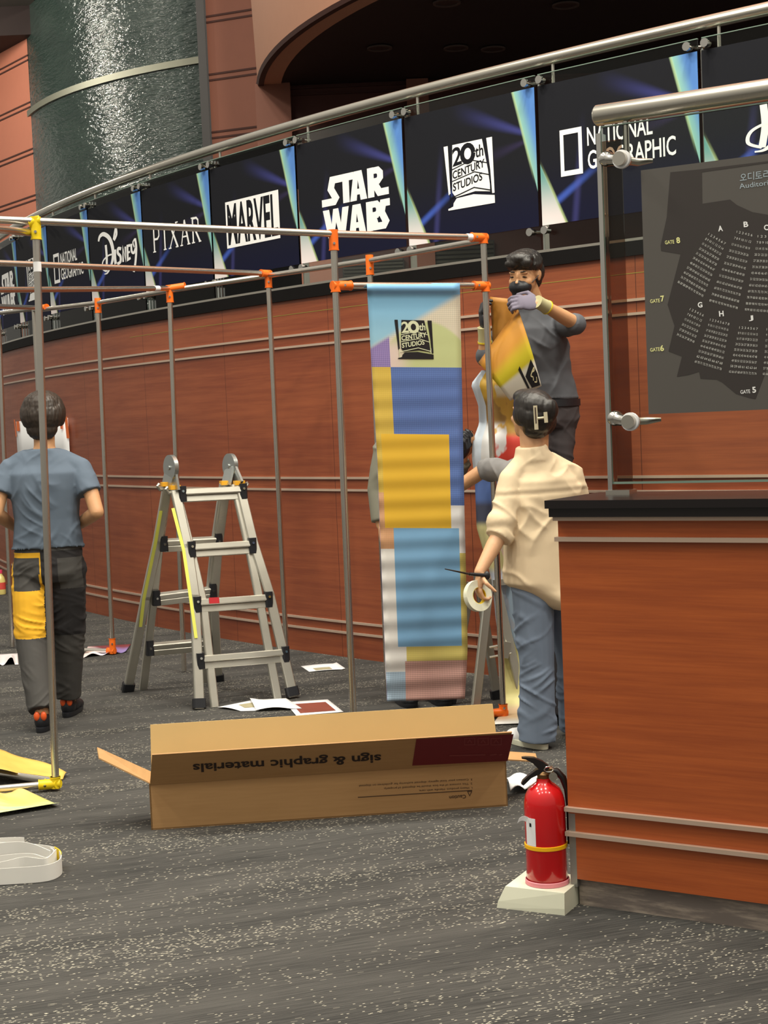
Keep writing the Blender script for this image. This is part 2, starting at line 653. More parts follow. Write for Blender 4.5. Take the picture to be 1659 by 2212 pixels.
def logo_monument(a, w_, h_, fg=0, bg=1):      # searchlight tower, 104 x 120
    a.poly([(0, 118), (9, 118), (11, 30), (7, 28)], fg)
    a.poly([(19, 118), (82, 118), (92, 62), (95, 34), (95, 22), (64, 27), (22, 22), (15, 32), (16, 60)], fg)
    a.poly([(91, 118), (103, 118), (104, 18), (99, 18), (97, 60)], fg)
    a.poly([(5, 0), (104, 0), (104, 14), (60, 22), (24, 20), (17, 12), (16, 6), (5, 3)], fg)
    a.text('2', 18, 78, 38, 112, bg, 0.02, 0.12)
    a.stroke([(51 + 12 * math.cos(k * PI / 8), 97 + 15 * math.sin(k * PI / 8)) for k in range(17)], 9, bg)
    a.text('th', 67, 86, 84, 108, bg, 0.02, 0.1)
    a.stroke([(16, 73), (58, 84), (90, 74)], 2.0, bg)
    a.text('CENTURY', 17, 55, 86, 70, bg, 0.025, 0.18)
    a.stroke([(16, 52), (64, 62), (94, 52)], 2.0, bg)
    a.text('STUDIOS', 17, 33, 80, 48, bg, 0.025, 0.18)
    a.stroke([(12, 22), (30, 26), (62, 34), (96, 24)], 2.2, bg)
    a.stroke([(10, 30), (10, 4)], 2.0, bg)
    a.stroke([(97, 34), (97, 16)], 2.0, bg)


def logo_frame(a, w_, h_):            # hollow rectangle and two lines, 85 x 25
    a.rect(0, 0, 2.8, 25)
    a.rect(14.2, 0, 17, 25)
    a.rect(0, 0, 17, 2.8)
    a.rect(0, 22.2, 17, 25)
    a.text('NATIONAL', 21, 14, 69, 24, 0, 0.012)
    a.text('GEOGRAPHIC', 21, 1.5, 85, 11.5, 0, 0.012)


def logo_serif(a, w_, h_):            # spaced serif capitals, 100 x 24
    def stem(x, y0=0, y1=24, wd=2.6):
        a.rect(x, y0, x + wd, y1)
        for yy in (y0, y1 - 1.1):
            a.rect(x - 1.8, yy, x + wd + 1.8, yy + 1.1)

    def bowl(x):
        a.stroke([(x, 22.8), (x + 7, 22.8), (x + 10.2, 20.5), (x + 10.2, 15), (x + 7, 12.4), (x, 12.4)], 2.0)
    stem(2)
    bowl(4)
    stem(25)
    a.stroke([(37, 0.5), (52, 23.5)], 1.6)
    a.stroke([(38, 23.5), (53, 0.5)], 3.0)
    for xx in (36, 51):
        a.rect(xx - 2.2, 0, xx + 3.6, 1.1)
        a.rect(xx - 1.2, 22.9, xx + 4.2, 24)
    a.stroke([(61, 0.5), (68.5, 23.5)], 1.7)
    a.stroke([(68.5, 23.5), (76, 0.5)], 3.0)
    a.rect(64, 7.5, 73, 9)
    a.rect(58.5, 0, 64, 1.1)
    a.rect(73, 0, 79, 1.1)
    stem(84)
    bowl(86)
    a.stroke([(90, 12), (98.5, 0.5)], 2.8)
    a.rect(96, 0, 101, 1.1)


def logo_script(a, w_, h_):           # hand-drawn script word, 100 x 92
    a.stroke([(1, 77), (6, 86), (18, 88), (34, 76), (42, 52), (38, 30), (24, 12), (14, 10)], 6, 0, True, lambda t: 0.35 + 1.1 * math.sin(PI * min(1, t * 0.95 + 0.1)))
    a.stroke([(22, 66), (23, 40), (20, 14)], 6, 0, True)
    a.stroke([(20, 14), (9, 22), (12, 36), (28, 44), (44, 44)], 3.2, 0, True)
    a.stroke([(48, 52), (47, 38), (48, 24)], 7, 0, True)
    a.stroke([(46, 72), (50, 84), (54, 92), (55, 80), (47, 70)], 5, 0, True)
    a.stroke([(66, 50), (58, 52), (56, 44), (63, 36), (62, 26), (53, 23)], 6, 0, True)
    a.stroke([(70, 24), (71, 52), (77, 26), (78, 52)], 4.6, 0)
    a.stroke([(92, 52), (84, 52), (83, 26), (91, 28)], 5, 0)
    a.stroke([(84, 39), (90, 40)], 4, 0)
    a.stroke([(95, 54), (95, 40), (101, 36), (106, 44)], 5, 0, True)
    a.stroke([(106, 62), (108, 44), (104, 18), (98, 0)], 5.5, 0, True)
    a.stroke([(106, 62), (100, 56), (103, 46)], 3, 0, True)


LOGOS = {'space': (logo_space, 226, 185, 0.62, 0.375, 'two stacked lines of heavy block letters', (0.55, 0.42)),
         'red': (logo_red, 100, 44, 0.62, 0.31, 'white box of tall black letters', (0.49, 0.46)),
         'monument': (logo_monument, 104, 120, 0.37, 0.37, 'white tower emblem with searchlights', (0.5, 0.47)),
         'frame': (logo_frame, 85, 25, 0.71, 0.245, 'hollow white rectangle beside two lines of capitals', (0.5, 0.49)),
         'serif': (logo_serif, 100, 24, 0.70, 0.18, 'widely spaced white serif capitals', (0.5, 0.49)),
         'script': (logo_script, 108, 92, 0.70, 0.36, 'curly white script lettering', (0.54, 0.47))}

# ================================================================== SETTING
def structure(o, label=None):
    o['kind'] = 'structure'
    if label: o['label'] = label
    return o


mb = MB()
mb.grid(lambda a, b: (-14 + 28 * a, -16 + 40 * b, 0), 2, 2)
structure(mb.build('floor', M['carpet']), 'dark grey flecked carpet floor')

# the convex wooden wall: an arc
WC, WR = V((15.033, 23.135)), 20.385
WA0 = math.atan2(8.42 - WC.y, 0.92 - WC.x)


def W(s, z, off=0.0):
    """s metres along the arc to the right of the first seam, z up, off metres out towards the hall"""
    a = WA0 + s / WR
    return V((WC.x + (WR + off) * math.cos(a), WC.y + (WR + off) * math.sin(a), z))


def Wn(s):
    a = WA0 + s / WR
    return V((math.cos(a), math.sin(a), 0))


S0, S1 = -14.0, 6.0
NS = 100


def arcbar(z0, z1, o0, o1, mi=0, mbx=None, s0=S0, s1=S1, n=NS):
    b = mbx or MB()
    rings = []
    for i in range(n + 1):
        s = s0 + (s1 - s0) * i / n
        rings.append([W(s, z0, o0), W(s, z0, o1), W(s, z1, o1), W(s, z1, o0)])
    b.rings(rings, mi)
    return b


mb = MB()
for i in range(NS):
    a, b = S0 + (S1 - S0) * i / NS, S0 + (S1 - S0) * (i + 1) / NS
    mb.add([W(a, 0), W(b, 0), W(b, 2.29), W(a, 2.29)], [(0, 1, 2, 3)], 0, [(a, 0), (b, 0), (b, 2.29), (a, 2.29)])
structure(mb.build('wall_back', M['woodwall'], None, True, 180), 'curved cherry wood wall of the hall')
for i, z in enumerate((2.058, 1.986, 1.138, 1.062, 0.226, 0.158)):
    structure(arcbar(z - 0.007, z + 0.007, -0.01, 0.012).build('trim_%d' % (i + 1), M['strip'], None, True, 30), 'satin metal strip along the curved wood wall')
mb = arcbar(2.285, 2.36, -0.25, 0.02)
structure(mb.build('trim_7', plain('black_ledge', 17, 15, 15, 0.7, 0, 0, Specular_IOR_Level=0.12), None, True, 30), 'black ledge on top of the curved wood wall')
mb = arcbar(2.36, 2.375, -0.03, 0.012)
structure(mb.build('trim_8', M['steel'], None, True, 30), 'thin steel channel under the glass balustrade')
mb = arcbar(2.195, 2.1975, -0.004, 0.001, s0=-4.35, s1=4)  # projected light of a laser level, put in as a coloured strip
structure(mb.build('trim_9', plain('painted_laser_light', 150, 150, 60, 0.5), None, True), 'thin yellow strip painted as laser light on the wood wall')

# green textured drum behind the balustrade
DC = V((0.106, 22.0, 0))
DR = 4.84


def D(a, z, off=0.0):
    return V((DC.x + (DR + off) * math.cos(a), DC.y + (DR + off) * math.sin(a), z))


DA0, DA1 = -PI - 0.1, -1.976
mb = MB()
mb.grid(lambda a, b: D(DA0 + (DA1 - DA0) * a, 1.0 + 6.12 * b), 64, 4)
structure(mb.build('wall_drum', M['green'], None, True, 180), 'curved drum clad in rippled dark green glass')
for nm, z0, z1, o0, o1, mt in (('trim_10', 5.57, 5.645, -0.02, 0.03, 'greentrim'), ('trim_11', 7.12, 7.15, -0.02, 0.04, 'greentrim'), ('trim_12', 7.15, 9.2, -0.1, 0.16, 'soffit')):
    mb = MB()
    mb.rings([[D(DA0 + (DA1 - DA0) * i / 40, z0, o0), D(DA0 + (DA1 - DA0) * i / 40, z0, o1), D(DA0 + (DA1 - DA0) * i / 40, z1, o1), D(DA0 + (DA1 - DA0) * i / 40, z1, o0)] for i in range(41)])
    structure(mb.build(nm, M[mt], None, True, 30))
mb = MB()
e = D(DA1, 0)
q = at(447, 200, 16.7)
mb.bar(V((q.x, q.y, 1.0)), V((q.x, q.y, 9.0)), 0.085, 0.6, (0, 1, 0))
structure(mb.build('trim_13', M['dark']), 'dark reveal at the edge of the green drum')


def groovewall(name, p0, p1, z0, z1, zs, mat, lab):
    p0, p1 = V(p0), V(p1)
    mb = MB()
    mb.poly([p0 + V((0, 0, z0)), p1 + V((0, 0, z0)), p1 + V((0, 0, z1)), p0 + V((0, 0, z1))])
    structure(mb.build(name, mat), lab)
    n = (p1 - p0).cross(V((0, 0, 1))).normalized()
    if n.y > 0: n = -n
    b = MB()
    for z in zs:
        for dz in (0.0, 0.06):
            b.bar(p0 + V((0, 0, z + dz)) + n * 0.004, p1 + V((0, 0, z + dz)) + n * 0.004, 0.008, 0.02, (0, 0, 1))
    return structure(b.build(name.replace('wall', 'trim'), M['groove']))


# left salmon wall, panel wall beside the drum
zs = [2.9 + 0.59 * k for k in range(7)]
pl0, pl1 = at(-60, 300, 21.6), at(70, 300, 20.0)
groovewall('wall_left', (pl0.x, pl0.y, 0), (pl1.x, pl1.y, 0), 1.0, 6.55, [5.68 - 0.59 * k for k in range(-1, 5)], M['panel'], 'salmon panelled wall left of the green drum')
pb0, pb1 = at(453, 200, 16.45), at(620, 200, 16.1)
groovewall('wall_panel', (pb0.x, pb0.y, 0), (pb1.x, pb1.y, 0), 1.0, 9.0, [5.13 + 0.6 * k for k in range(-3, 5)], M['brown'], 'brown panelled wall right of the green drum')
mb = MB()
mb.box((-7.2, 19.0, 6.95), (6.2, 6.0, 0.1))
structure(mb.build('ceiling_left', M['ceil']), 'grey ceiling above the salmon wall')
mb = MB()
mb.box((-6.0, 21.0, 6.72), (5.0, 2.4, 0.36))  # shaded edge below the grey ceiling, put in as a dark solid
structure(mb.build('trim_14', M['soffit']), 'dark box standing in for the shadow edge over the salmon wall')

# round balcony: fascia, soffit, rear wall below it
BC, BR, BZ = V((5.42, 14.88, 0)), 6.42, 4.6


def B(a, z, off=0.0):
    return V((BC.x + (BR + off) * math.cos(a), BC.y + (BR + off) * math.sin(a), z))


BA0, BA1 = -PI * 1.10, -PI * 0.45
mb = MB()
mb.rings([[B(BA0 + (BA1 - BA0) * i / 60, z, o) for z, o in ((BZ, 0), (BZ + 0.015, 0.012), (BZ + 3.6, 0.13), (BZ + 3.6, -0.2), (BZ, -0.2))] for i in range(61)])
structure(mb.build('wall_fascia', M['fascia'], None, True, 40), 'curved salmon fascia of the upper balcony')
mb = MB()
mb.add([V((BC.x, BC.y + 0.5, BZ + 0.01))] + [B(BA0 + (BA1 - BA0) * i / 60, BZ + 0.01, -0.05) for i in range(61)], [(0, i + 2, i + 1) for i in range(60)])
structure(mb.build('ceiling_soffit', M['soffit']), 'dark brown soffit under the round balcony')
mb = MB()
mb.rings([[B(BA0 + (BA1 - BA0) * i / 60, z, o) for z, o in ((BZ - 0.012, 0.01), (BZ - 0.012, -0.04), (BZ + 0.02, -0.04), (BZ + 0.02, 0.025))] for i in range(61)])
structure(mb.build('trim_15', M['groove'], None, True, 30), 'dark edge under the balcony fascia')
RY = 14.45
wl = at(556, 250, RY).x
mb = MB()
mb.box(((wl + 9) / 2, RY + 0.1, 2.8), (9 - wl, 0.2, 3.7))
structure(mb.build('wall_rear', M['maroon']), 'maroon wall behind the balustrade')
mb = MB()
for z in (4.52, 4.58):
    mb.box(((wl + 9) / 2, RY - 0.012, z), (9 - wl, 0.03, 0.014))
structure(mb.build('trim_16', M['groove']), 'double line under the balcony soffit')
mb = MB()
mb.box((wl + 0.16, RY - 0.06, 2.8), (0.32, 0.16, 3.62))
structure(mb.build('column_left', M['brown']), 'brown pier at the end of the maroon wall')
mb = MB()
mb.box((at(916, 560, RY).x, RY - 0.05, 2.8), (0.2, 0.14, 3.6))
structure(mb.build('column_middle', M['brown']), 'brown pier between two louvres')
mb = MB()
mb.box((at(630, 620, 13.2).x, 13.2, 2.3), (0.72, 0.3, 2.3))
structure(mb.build('wall_niche', M['brown']), 'brown panel block behind the balustrade glass')

for i, (x, y) in enumerate([(820, 103), (985, 103), (1065, 105), (965, 5), (1222, 10)]):
    p = onz(x, y, BZ)
    t = thing('recessed_downlight', (p.x, p.y, BZ), ['unlit recessed downlight in the dark soffit, leftmost of the five', 'unlit recessed downlight in the soffit, middle of the front row of three', 'unlit recessed downlight in the soffit, just above the steel handrail', 'unlit recessed downlight in the soffit at the top edge of the photo, left one', 'unlit recessed downlight in the soffit at the top edge of the photo, right one'][i], 'ceiling light', 'downlights in the balcony soffit')
    mb = MB()
    mb.lathe([(0.085, 0.0), (0.105, 0.0), (0.105, -0.012), (0.085, -0.012), (0.085, 0.0)], (p.x, p.y, BZ), 24, 0, False)
    mb.build('rim', plain('downlight_rim', 92, 74, 68, 0.5), t, True)
    mb = MB()
    mb.lathe([(0.0, -0.004), (0.086, -0.004)], (p.x, p.y, BZ), 24, 0, False)
    mb.build('diffuser', plain('downlight_lens', 66, 50, 46, 0.4), t)

LV = [((742, 872), (557, 622), RY, 'grey louvred vent behind the glass, left of the brown pier'),
      ((938, 1066), (520, 600), RY, 'grey louvred vent behind the glass, right of the brown pier'),
      ((490, 566), (598, 648), 13.0, 'small brown slatted vent behind the lower glass')]
for k, ((x0, x1), (y0, y1), Y, lab) in enumerate(LV):
    a, b = at(x0, y1, Y), at(x1, y0, Y)
    zt, zb = max(a.z, b.z), min(a.z, b.z)
    yy = Y - 0.08 if k < 2 else 12.98
    t = thing('louvre_vent', ((a.x + b.x) / 2, yy, zb), lab, 'vent', 'louvred vents behind the balustrade')
    mb = MB()
    mb.box(((a.x + b.x) / 2, yy + 0.03, (zt + zb) / 2), (b.x - a.x, 0.05, zt - zb))
    mb.build('backing', M['dark'] if k < 2 else M['brown'], t)
    n = 8 if k < 2 else 3
    for j in range(n):
        z = zb + (zt - zb) * (j + 0.5) / n
        mb = MB()
        mb.bar((a.x + 0.01, yy, z), (b.x - 0.01, yy, z), 0.05, 0.008, (0, -0.6, 0.8))
        mb.build('slat', M['louvre'] if k < 2 else M['groove'], t)

# ================================================================== GLASS BALUSTRADE ON THE CURVED WALL
PITCHS = 1.005
SEAMS = [PITCHS * k for k in range(3, -12, -1)]       # from the right to the left
RAILZ = 3.39
mb = MB()
mb.tube([W(S0 + 3.2 + (S1 - S0 - 3.2) * i / 120, RAILZ, -0.03) for i in range(121)], 0.034, 16)
hr = mb.build('handrail', M['steel'], None, True)
tag(hr, 'long curved steel handrail along the top of the poster balustrade', 'handrail')


def clamp(mb, s, z, ds):
    for off in (ds,):
        p = W(s + off, z, 0.0)
        n = Wn(s + off)
        mb.tube([p + n * 0.005, p + n * 0.034], 0.017, 12)
        mb.tube([p + n * 0.034, p + n * 0.05], [0.022, 0.022], 12)
        mb.tube([p, W(s, z, -0.03)], 0.009, 8)


for i, s in enumerate(SEAMS):
    b = W(s, 2.36, -0.035)
    t = thing('balustrade_post', b, 'x', 'post', 'steel posts of the glass balustrade')
    n = Wn(s)
    mb = MB()
    mb.bar(W(s, 2.36, -0.035), W(s, RAILZ - 0.13, -0.035), 0.014, 0.045, n, 0, 0.003)
    mb.build('upright', M['steel'], t)
    mb = MB()
    mb.tube([W(s + 0.09, RAILZ - 0.2, -0.03), W(s + 0.09, RAILZ - 0.02, -0.03)], 0.009, 10)
    mb.tube([W(s, RAILZ - 0.2, -0.035), W(s + 0.09, RAILZ - 0.2, -0.03)], 0.008, 8)
    mb.build('rail_bracket', M['steel'], t, True)
    for z in (3.275, 2.475):
        for ds in (-0.05, 0.05):
            mb = MB()
            clamp(mb, s, z, ds)
            mb.build('clamp', M['chrome'], t, True)
posts = [o for o in COL.objects if o.name.startswith('balustrade_post')]

SEQ = ['red', 'script', 'frame', 'monument', 'space', 'red', 'serif', 'script', 'frame', 'monument', 'space', 'red', 'serif', 'script']
# SEAMS[k]..SEAMS[k+1] from the right; the panel right of seam 0 m is the rectangle logo (index 2)
names = {0: 'rightmost', 1: 'second from the right', 2: 'third from the right', 3: 'fourth from the right', 4: 'fifth from the right', 5: 'sixth from the right', 6: 'seventh from the right', 7: 'eighth from the right', 8: 'ninth from the right', 9: 'tenth from the right', 10: 'eleventh from the right', 11: 'twelfth from the right', 12: 'thirteenth from the right', 13: 'leftmost'}
PLAB = {1: 'dark poster with white script lettering, cut by the right edge above the seating plan',
        2: 'large dark poster with a hollow white rectangle behind the thick near handrail',
        3: 'large dark poster with white searchlight tower emblem',
        4: 'dark poster with heavy white block letters in two stacked lines, the large one',
        5: 'dark poster with tall black letters in a white box, the large one',
        6: 'dark poster with widely spaced white serif capitals, the large one',
        7: 'dark poster with curly white script between rectangle poster and serif poster',
        8: 'small dark poster with hollow white rectangle just right of the yellow pipe joint',
        9: 'narrow dark poster with white tower emblem beside the yellow-jointed pole',
        10: 'narrow dark poster with white block letters left of the yellow-jointed pole',
        11: 'dark poster with a white letter box at the left edge of the photo',
        }
for k in range(13):
    s1, s0 = SEAMS[k], SEAMS[k + 1]
    m0, m1 = s0 + 0.012, s1 - 0.012
    mid = (s0 + s1) / 2
    base = W(mid, 2.375, 0.0)
    # glass
    def G(u, z, off=0.0):
        a, b = W(m0, z, off), W(m1, z, off)
        return a + (b - a) * u
    desc = PLAB.get(k, 'posters')
    t = thing('glass_balustrade', base, 'clear glass balustrade panel behind the ' + (desc if k in PLAB else 'rightmost posters'), 'glass panel', 'glass panels of the balustrade')
    if k in PLAB:
        short = {1: 'script poster at the right edge', 2: 'rectangle poster by the near handrail', 3: 'large tower poster', 4: 'large stacked block-letter poster', 5: 'large white-box letter poster', 6: 'large spaced serif poster', 7: 'curly script poster at left', 8: 'small rectangle poster at left', 9: 'narrow tower poster at far left', 10: 'narrow block-letter poster at far left', 11: 'letter-box poster at the left edge'}[k]
        t['label'] = 'clear glass balustrade panel behind the ' + short
    else:
        t['label'] = 'clear glass balustrade panel ' + ('out beyond the right edge' if k == 0 else 'at the far left end of the curve')
    mb = MB()
    q = [G(0, 2.375, -0.006), G(1, 2.375, -0.006), G(1, 2.375, 0.006), G(0, 2.375, 0.006), G(0, 3.31, -0.006), G(1, 3.31, -0.006), G(1, 3.31, 0.006), G(0, 3.31, 0.006)]
    mb.hexa(q)
    mb.build('pane', M['glass'], t)
    mb = MB()
    mb.bar(G(0, 3.312), G(1, 3.312), 0.012, 0.004, (0, 0, 1))
    mb.build('top_edge', M['glassedge'], t)
    if k > 11: continue
    t = thing('poster', W(mid, 2.5, 0.01), desc if k in PLAB else 'dark poster beyond the right edge', 'poster', 'dark studio posters along the balustrade')
    mb = MB()
    mb.grid(lambda a, b: G(a, 2.505 + 0.745 * b, 0.0095), 1, 1, 0, 0.002)
    mb.build('print', M['poster'], t)
    fn, lw, lh, ww, hh, lab, (cx, cy) = LOGOS[SEQ[k]]
    mb = MB()
    wid = (G(1, 0) - G(0, 0)).length
    a = Art(mb, lambda x, y: G(cx + (x / lw - 0.5) * ww / wid, 2.505 + 0.745 * cy + (y / lh - 0.5) * hh, 0.0112))
    fn(a, lw, lh)
    me = mb.mesh('emblem', [M['white'], M['posterblack']])
    stagger(me, mb, Wn(mid), 1.5e-5)
    tag(link('emblem', me, t), lab)
PLB = ['out beyond the right edge of the photo', 'beyond the right edge, behind the seating plan', 'behind the near handrail, right of the hollow rectangle poster', 'between the large tower poster and the hollow rectangle poster', 'between the large block-letter poster and the large tower poster', 'between the large white-box poster and the block-letter poster', 'between the large serif poster and the white-box poster', 'between the curly script poster and the serif poster', 'between the small rectangle poster and the script poster', 'between the narrow tower poster and small rectangle poster', 'left of the narrow tower poster', 'left of the narrow block-letter poster', 'at the left edge beside the letter-box poster', 'at the far end of the curve', 'at the very far end of the curve']
for o, l in zip(posts, PLB):
    o['label'] = 'steel balustrade post ' + l

# ================================================================== COUNTER WITH GLASS SCREEN
CU = V((0.848, -0.53, 0)).normalized()        # along the counter front, to the right
CB = V((-CU.y, CU.x, 0))                      # towards its back
C0 = at(1227, 1740, 4.585)
C0.z = 0.0                     # front left corner of the wooden body


def CP(u, b, z):
    return C0 + CU * u + CB * b + V((0, 0, z))


def cbox(mb, u0, u1, b0, b1, z0, z1, mi=0, uv=False):
    p = [CP(u0, b0, z0), CP(u1, b0, z0), CP(u1, b1, z0), CP(u0, b1, z0), CP(u0, b0, z1), CP(u1, b0, z1), CP(u1, b1, z1), CP(u0, b1, z1)]
    mb.hexa(p, mi, [(u0, z0), (u1, z0), (u1 + .3, z0), (u0 - .3, z0), (u0, z1), (u1, z1), (u1 + .3, z1), (u0 - .3, z1)] if uv else None)


t = thing('reception_counter', CP(1.0, 0.2, 0), 'cherry wood counter with black top and steel strips beside the fire extinguisher', 'counter')
mb = MB(); cbox(mb, 0, 2.6, 0, 0.34, 0.285, 1.195, 0, True)
mb.build('body_panel', M['woodcounter'], t)
mb = MB(); cbox(mb, 0.022, 2.6, 0.0, 0.34, 0.085, 0.285, 0, True)
mb.build('plinth_panel', M['woodcounter'], t)
mb = MB(); cbox(mb, 0.0, 0.022, 0.0, 0.34, 0.06, 0.285)
mb.build('end_plate', plain('grey_metal_plate', 146, 146, 140, 0.45, 0.6), t)
kick = Mt('scuffed_kick_plate', rgb(116, 108, 104), 0.5, 0.15)
x, y, z = kick.obj()
nn = kick.noise(kick.vec(x * 2.0, y * 2.0, z * 14.0), 3.0, 5.0, 0.65)
kick.col(kick.mix(nn.sm(0.42, 0.72), rgb(118, 108, 102), rgb(172, 158, 144)))
mb = MB(); cbox(mb, 0.018, 2.6, 0.02, 0.34, 0.0, 0.085)
mb.build('kick_plate', kick, t)
mb = MB(); cbox(mb, -0.020, 2.6, -0.045, 0.36, 1.212, 1.236)
mb.build('top_slab', M['black'], t)
mb = MB(); cbox(mb, -0.012, 2.6, -0.035, 0.35, 1.186, 1.212)
mb.build('top_underside', M['black'], t)
mb = MB(); cbox(mb, -0.005, 2.6, -0.024, 0.34, 1.174, 1.186)
mb.build('top_trim', M['strip'], t)
for z in (1.118, 0.300, 0.225):
    mb = MB(); cbox(mb, -0.006, 2.6, -0.016, 0.3, z - 0.0065, z + 0.0065)
    mb.build('trim_strip', M['strip'], t)

# glass screen on the counter
GB = 0.235                                       # setback of the glass
GN = -CB
gp = CP(0, GB, 0)
fin0 = onplane(1322, 1061, gp, GN)
fu = (fin0 - C0).dot(CU)
t = thing('glass_fin_post', CP(fu, GB, 1.236), 'tall narrow glass and steel fin standing on the black counter top', 'post')
mb = MB(); cbox(mb, fu - 0.004, fu + 0.010, GB - 0.02, GB + 0.02, 1.236, 2.335)
mb.build('steel_edge', M['chrome'], t)
mb = MB(); cbox(mb, fu + 0.0105, fu + 0.062, GB + 0.014, GB + 0.02, 1.25, 2.315)
mb.build('fin_plate', glassmat('brown_tinted_glass', (0.62, 0.5, 0.42, 1), 1.3), t)
mb = MB(); cbox(mb, fu - 0.008, fu + 0.07, GB - 0.03, GB + 0.03, 1.236, 1.25)
mb.build('foot', M['steel'], t)
for zc in (2.245, 1.458):
    mb = MB()
    q = lambda u, b, z: CP(fu + u, GB + b, z)
    mb.tube([q(0.02, -0.01, zc + 0.012), q(0.06, -0.02, zc + 0.003), q(0.085, -0.012, zc - 0.004)], [0.022, 0.017, 0.014], 14)
    mb.ell(q(0.025, -0.012, zc + 0.012), (0.026, 0.02, 0.024))
    mb.build('spider_arm', M['chrome'], t, True)
    mb = MB()
    mb.tube([q(0.085, -0.062, zc), q(0.085, -0.012, zc)], 0.021, 18)
    mb.build('bolt_head', M['steel'], t, True)
    mb = MB()
    mb.tube([q(0.085, -0.045, zc), q(0.085, -0.034, zc)], 0.028, 20)
    mb.build('washer', M['paper'], t, True)
    mb = MB()
    mb.tube([q(0.085, 0.0, zc), q(0.10, 0.05, zc), q(0.14, 0.07, zc + 0.002)], [0.012, 0.012, 0.006], 12)
    mb.build('bracket_pin', M['steel'], t, True)

t = thing('glass_screen', CP(fu + 0.8, GB - 0.018, 1.27), 'clear glass screen on the counter carrying the seating plan', 'glass panel')
mb = MB(); cbox(mb, fu + 0.012, 2.6, GB - 0.014, GB - 0.004, 1.275, 2.352)
mb.build('pane', M['glass'], t)
mb = MB(); cbox(mb, fu + 0.012, 2.6, GB - 0.014, GB - 0.004, 2.352, 2.356)
cbox(mb, fu + 0.012, 2.6, GB - 0.014, GB - 0.004, 1.268, 1.275)
cbox(mb, fu + 0.0085, fu + 0.0115, GB - 0.014, GB - 0.004, 1.268, 2.356)
mb.build('polished_edge', M['glassedge'], t)

r0 = onplane(1290, 250, gp, GN)
ru = (r0 - C0).dot(CU)
t = thing('thick_handrail', CP(ru + 0.5, GB, 2.42), 'thick steel handrail with rounded end above the seating plan', 'handrail')
mb = MB()
zz = r0.z
mb.tube([CP(ru - 0.012, GB, zz), CP(ru - 0.008, GB, zz), CP(ru, GB, zz), CP(2.6, GB, zz)], [0.012, 0.024, 0.0315, 0.0315], 24)
mb.build('rail', M['steel'], t, True, 50)
mb = MB()
mb.tube([CP(fu + 0.085, GB, 2.24), CP(fu + 0.085, GB, zz - 0.02)], 0.0095, 14)
mb.build('rail_stem', M['steel'], t, True)

# seating plan, a printed board on the glass
bp = CP(0, GB - 0.017, 0)
BO = lambda x, y, o=0.0: onplane(x, y, bp, GN) + GN * o
t = thing('seating_plan', BO(1520, 620), 'dark grey auditorium seating plan hanging on the glass screen', 'sign')
mb = MB()
bl = (BO(1385, 370) - C0).dot(CU)
z0, z1 = BO(1397, 895).z, BO(1387, 368).z
mb.hexa([CP(bl, GB - 0.02, z0), CP(2.0, GB - 0.02, z0), CP(2.0, GB - 0.0145, z0), CP(bl, GB - 0.0145, z0), CP(bl, GB - 0.02, z1), CP(2.0, GB - 0.02, z1), CP(2.0, GB - 0.0145, z1), CP(bl, GB - 0.0145, z1)])
mb.build('board', plain('board_grey', 84, 80, 76, 0.55), t)
SP = CP(0, GB - 0.0205, 0)
S_ = lambda x, y, o=0.0: onplane(x, y, SP, GN) + GN * o
mb = MB()
for poly in ([(1448, 372), (1510, 366), (1659, 348), (1659, 352), (1516, 372), (1517, 440), (1577, 431), (1592, 443), (1625, 458), (1659, 464), (1900, 430), (1900, 800), (1659, 790), (1632, 862), (1620, 860), (1590, 851), (1560, 826), (1548, 820), (1513, 818), (1510, 803), (1487, 810), (1462, 814), (1473, 770), (1444, 759), (1457, 704), (1442, 658), (1470, 549), (1428, 542), (1427, 530), (1440, 470)],):
    mb.poly([S_(x, y) for x, y in poly])
o = mb.build('floor_area', plain('map_dark', 50, 44, 42, 0.6), t)
bm = bmesh.new(); bm.from_mesh(o.data); bmesh.ops.triangulate(bm, faces=bm.faces); bm.to_mesh(o.data); bm.free()


def pxtext(mb, s, p0, p1, h, fn, mi=0, bold=0.0):
    """text whose baseline runs from pixel p0 to p1, h pixels high to its left-hand up side"""
    vs, fs = textpolys(s, bold)
    d = V((p1[0] - p0[0], p1[1] - p0[1]))
    n = V((d.y, -d.x)).normalized() * h
    mb.add([fn(p0[0] + d.x * a + n.x * b, p0[1] + d.y * a + n.y * b) for a, b in vs], fs, mi)


S2 = lambda x, y: S_(x, y, 0.0008)
for s, x, y in (('A', 1552, 500), ('B', 1607, 491), ('C', 1651, 498), ('G', 1508, 665), ('H', 1554, 684), ('J', 1618, 694)):
    mb = MB()
    pxtext(mb, s, (x, y), (x + 10, y - 1), 12, S2, 0, 0.03)
    mb.build('section_letter', M['white'], t)
YP = plain('pale_yellow_print', 236, 234, 160, 0.6)
for s, x0, y0, x1, s2, xn, yn in (('GATE', 1437, 528, 1457, '8', 1462, 526), ('GATE', 1405, 655, 1426, '7', 1428, 652), ('GATE', 1405, 760, 1426, '6', 1427, 759), ('GATE', 1600, 851, 1621, '5', 1626, 849)):
    mb = MB()
    pxtext(mb, s, (x0, y0), (x1, y0 - 2), 8, S2, 0, 0.012)
    pxtext(mb, s2, (xn, yn), (xn + 8, yn - 1), 13, S2, 0, 0.03)
    mb.build('gate_label', YP if x0 < 1590 else M['white'], t)
mb = MB()
pxtext(mb, 'Auditorium', (1598, 408), (1684, 396.5), 11, S2, 0)
mb.build('english_heading', plain('pale_blue_print', 165, 180, 190, 0.6), t)
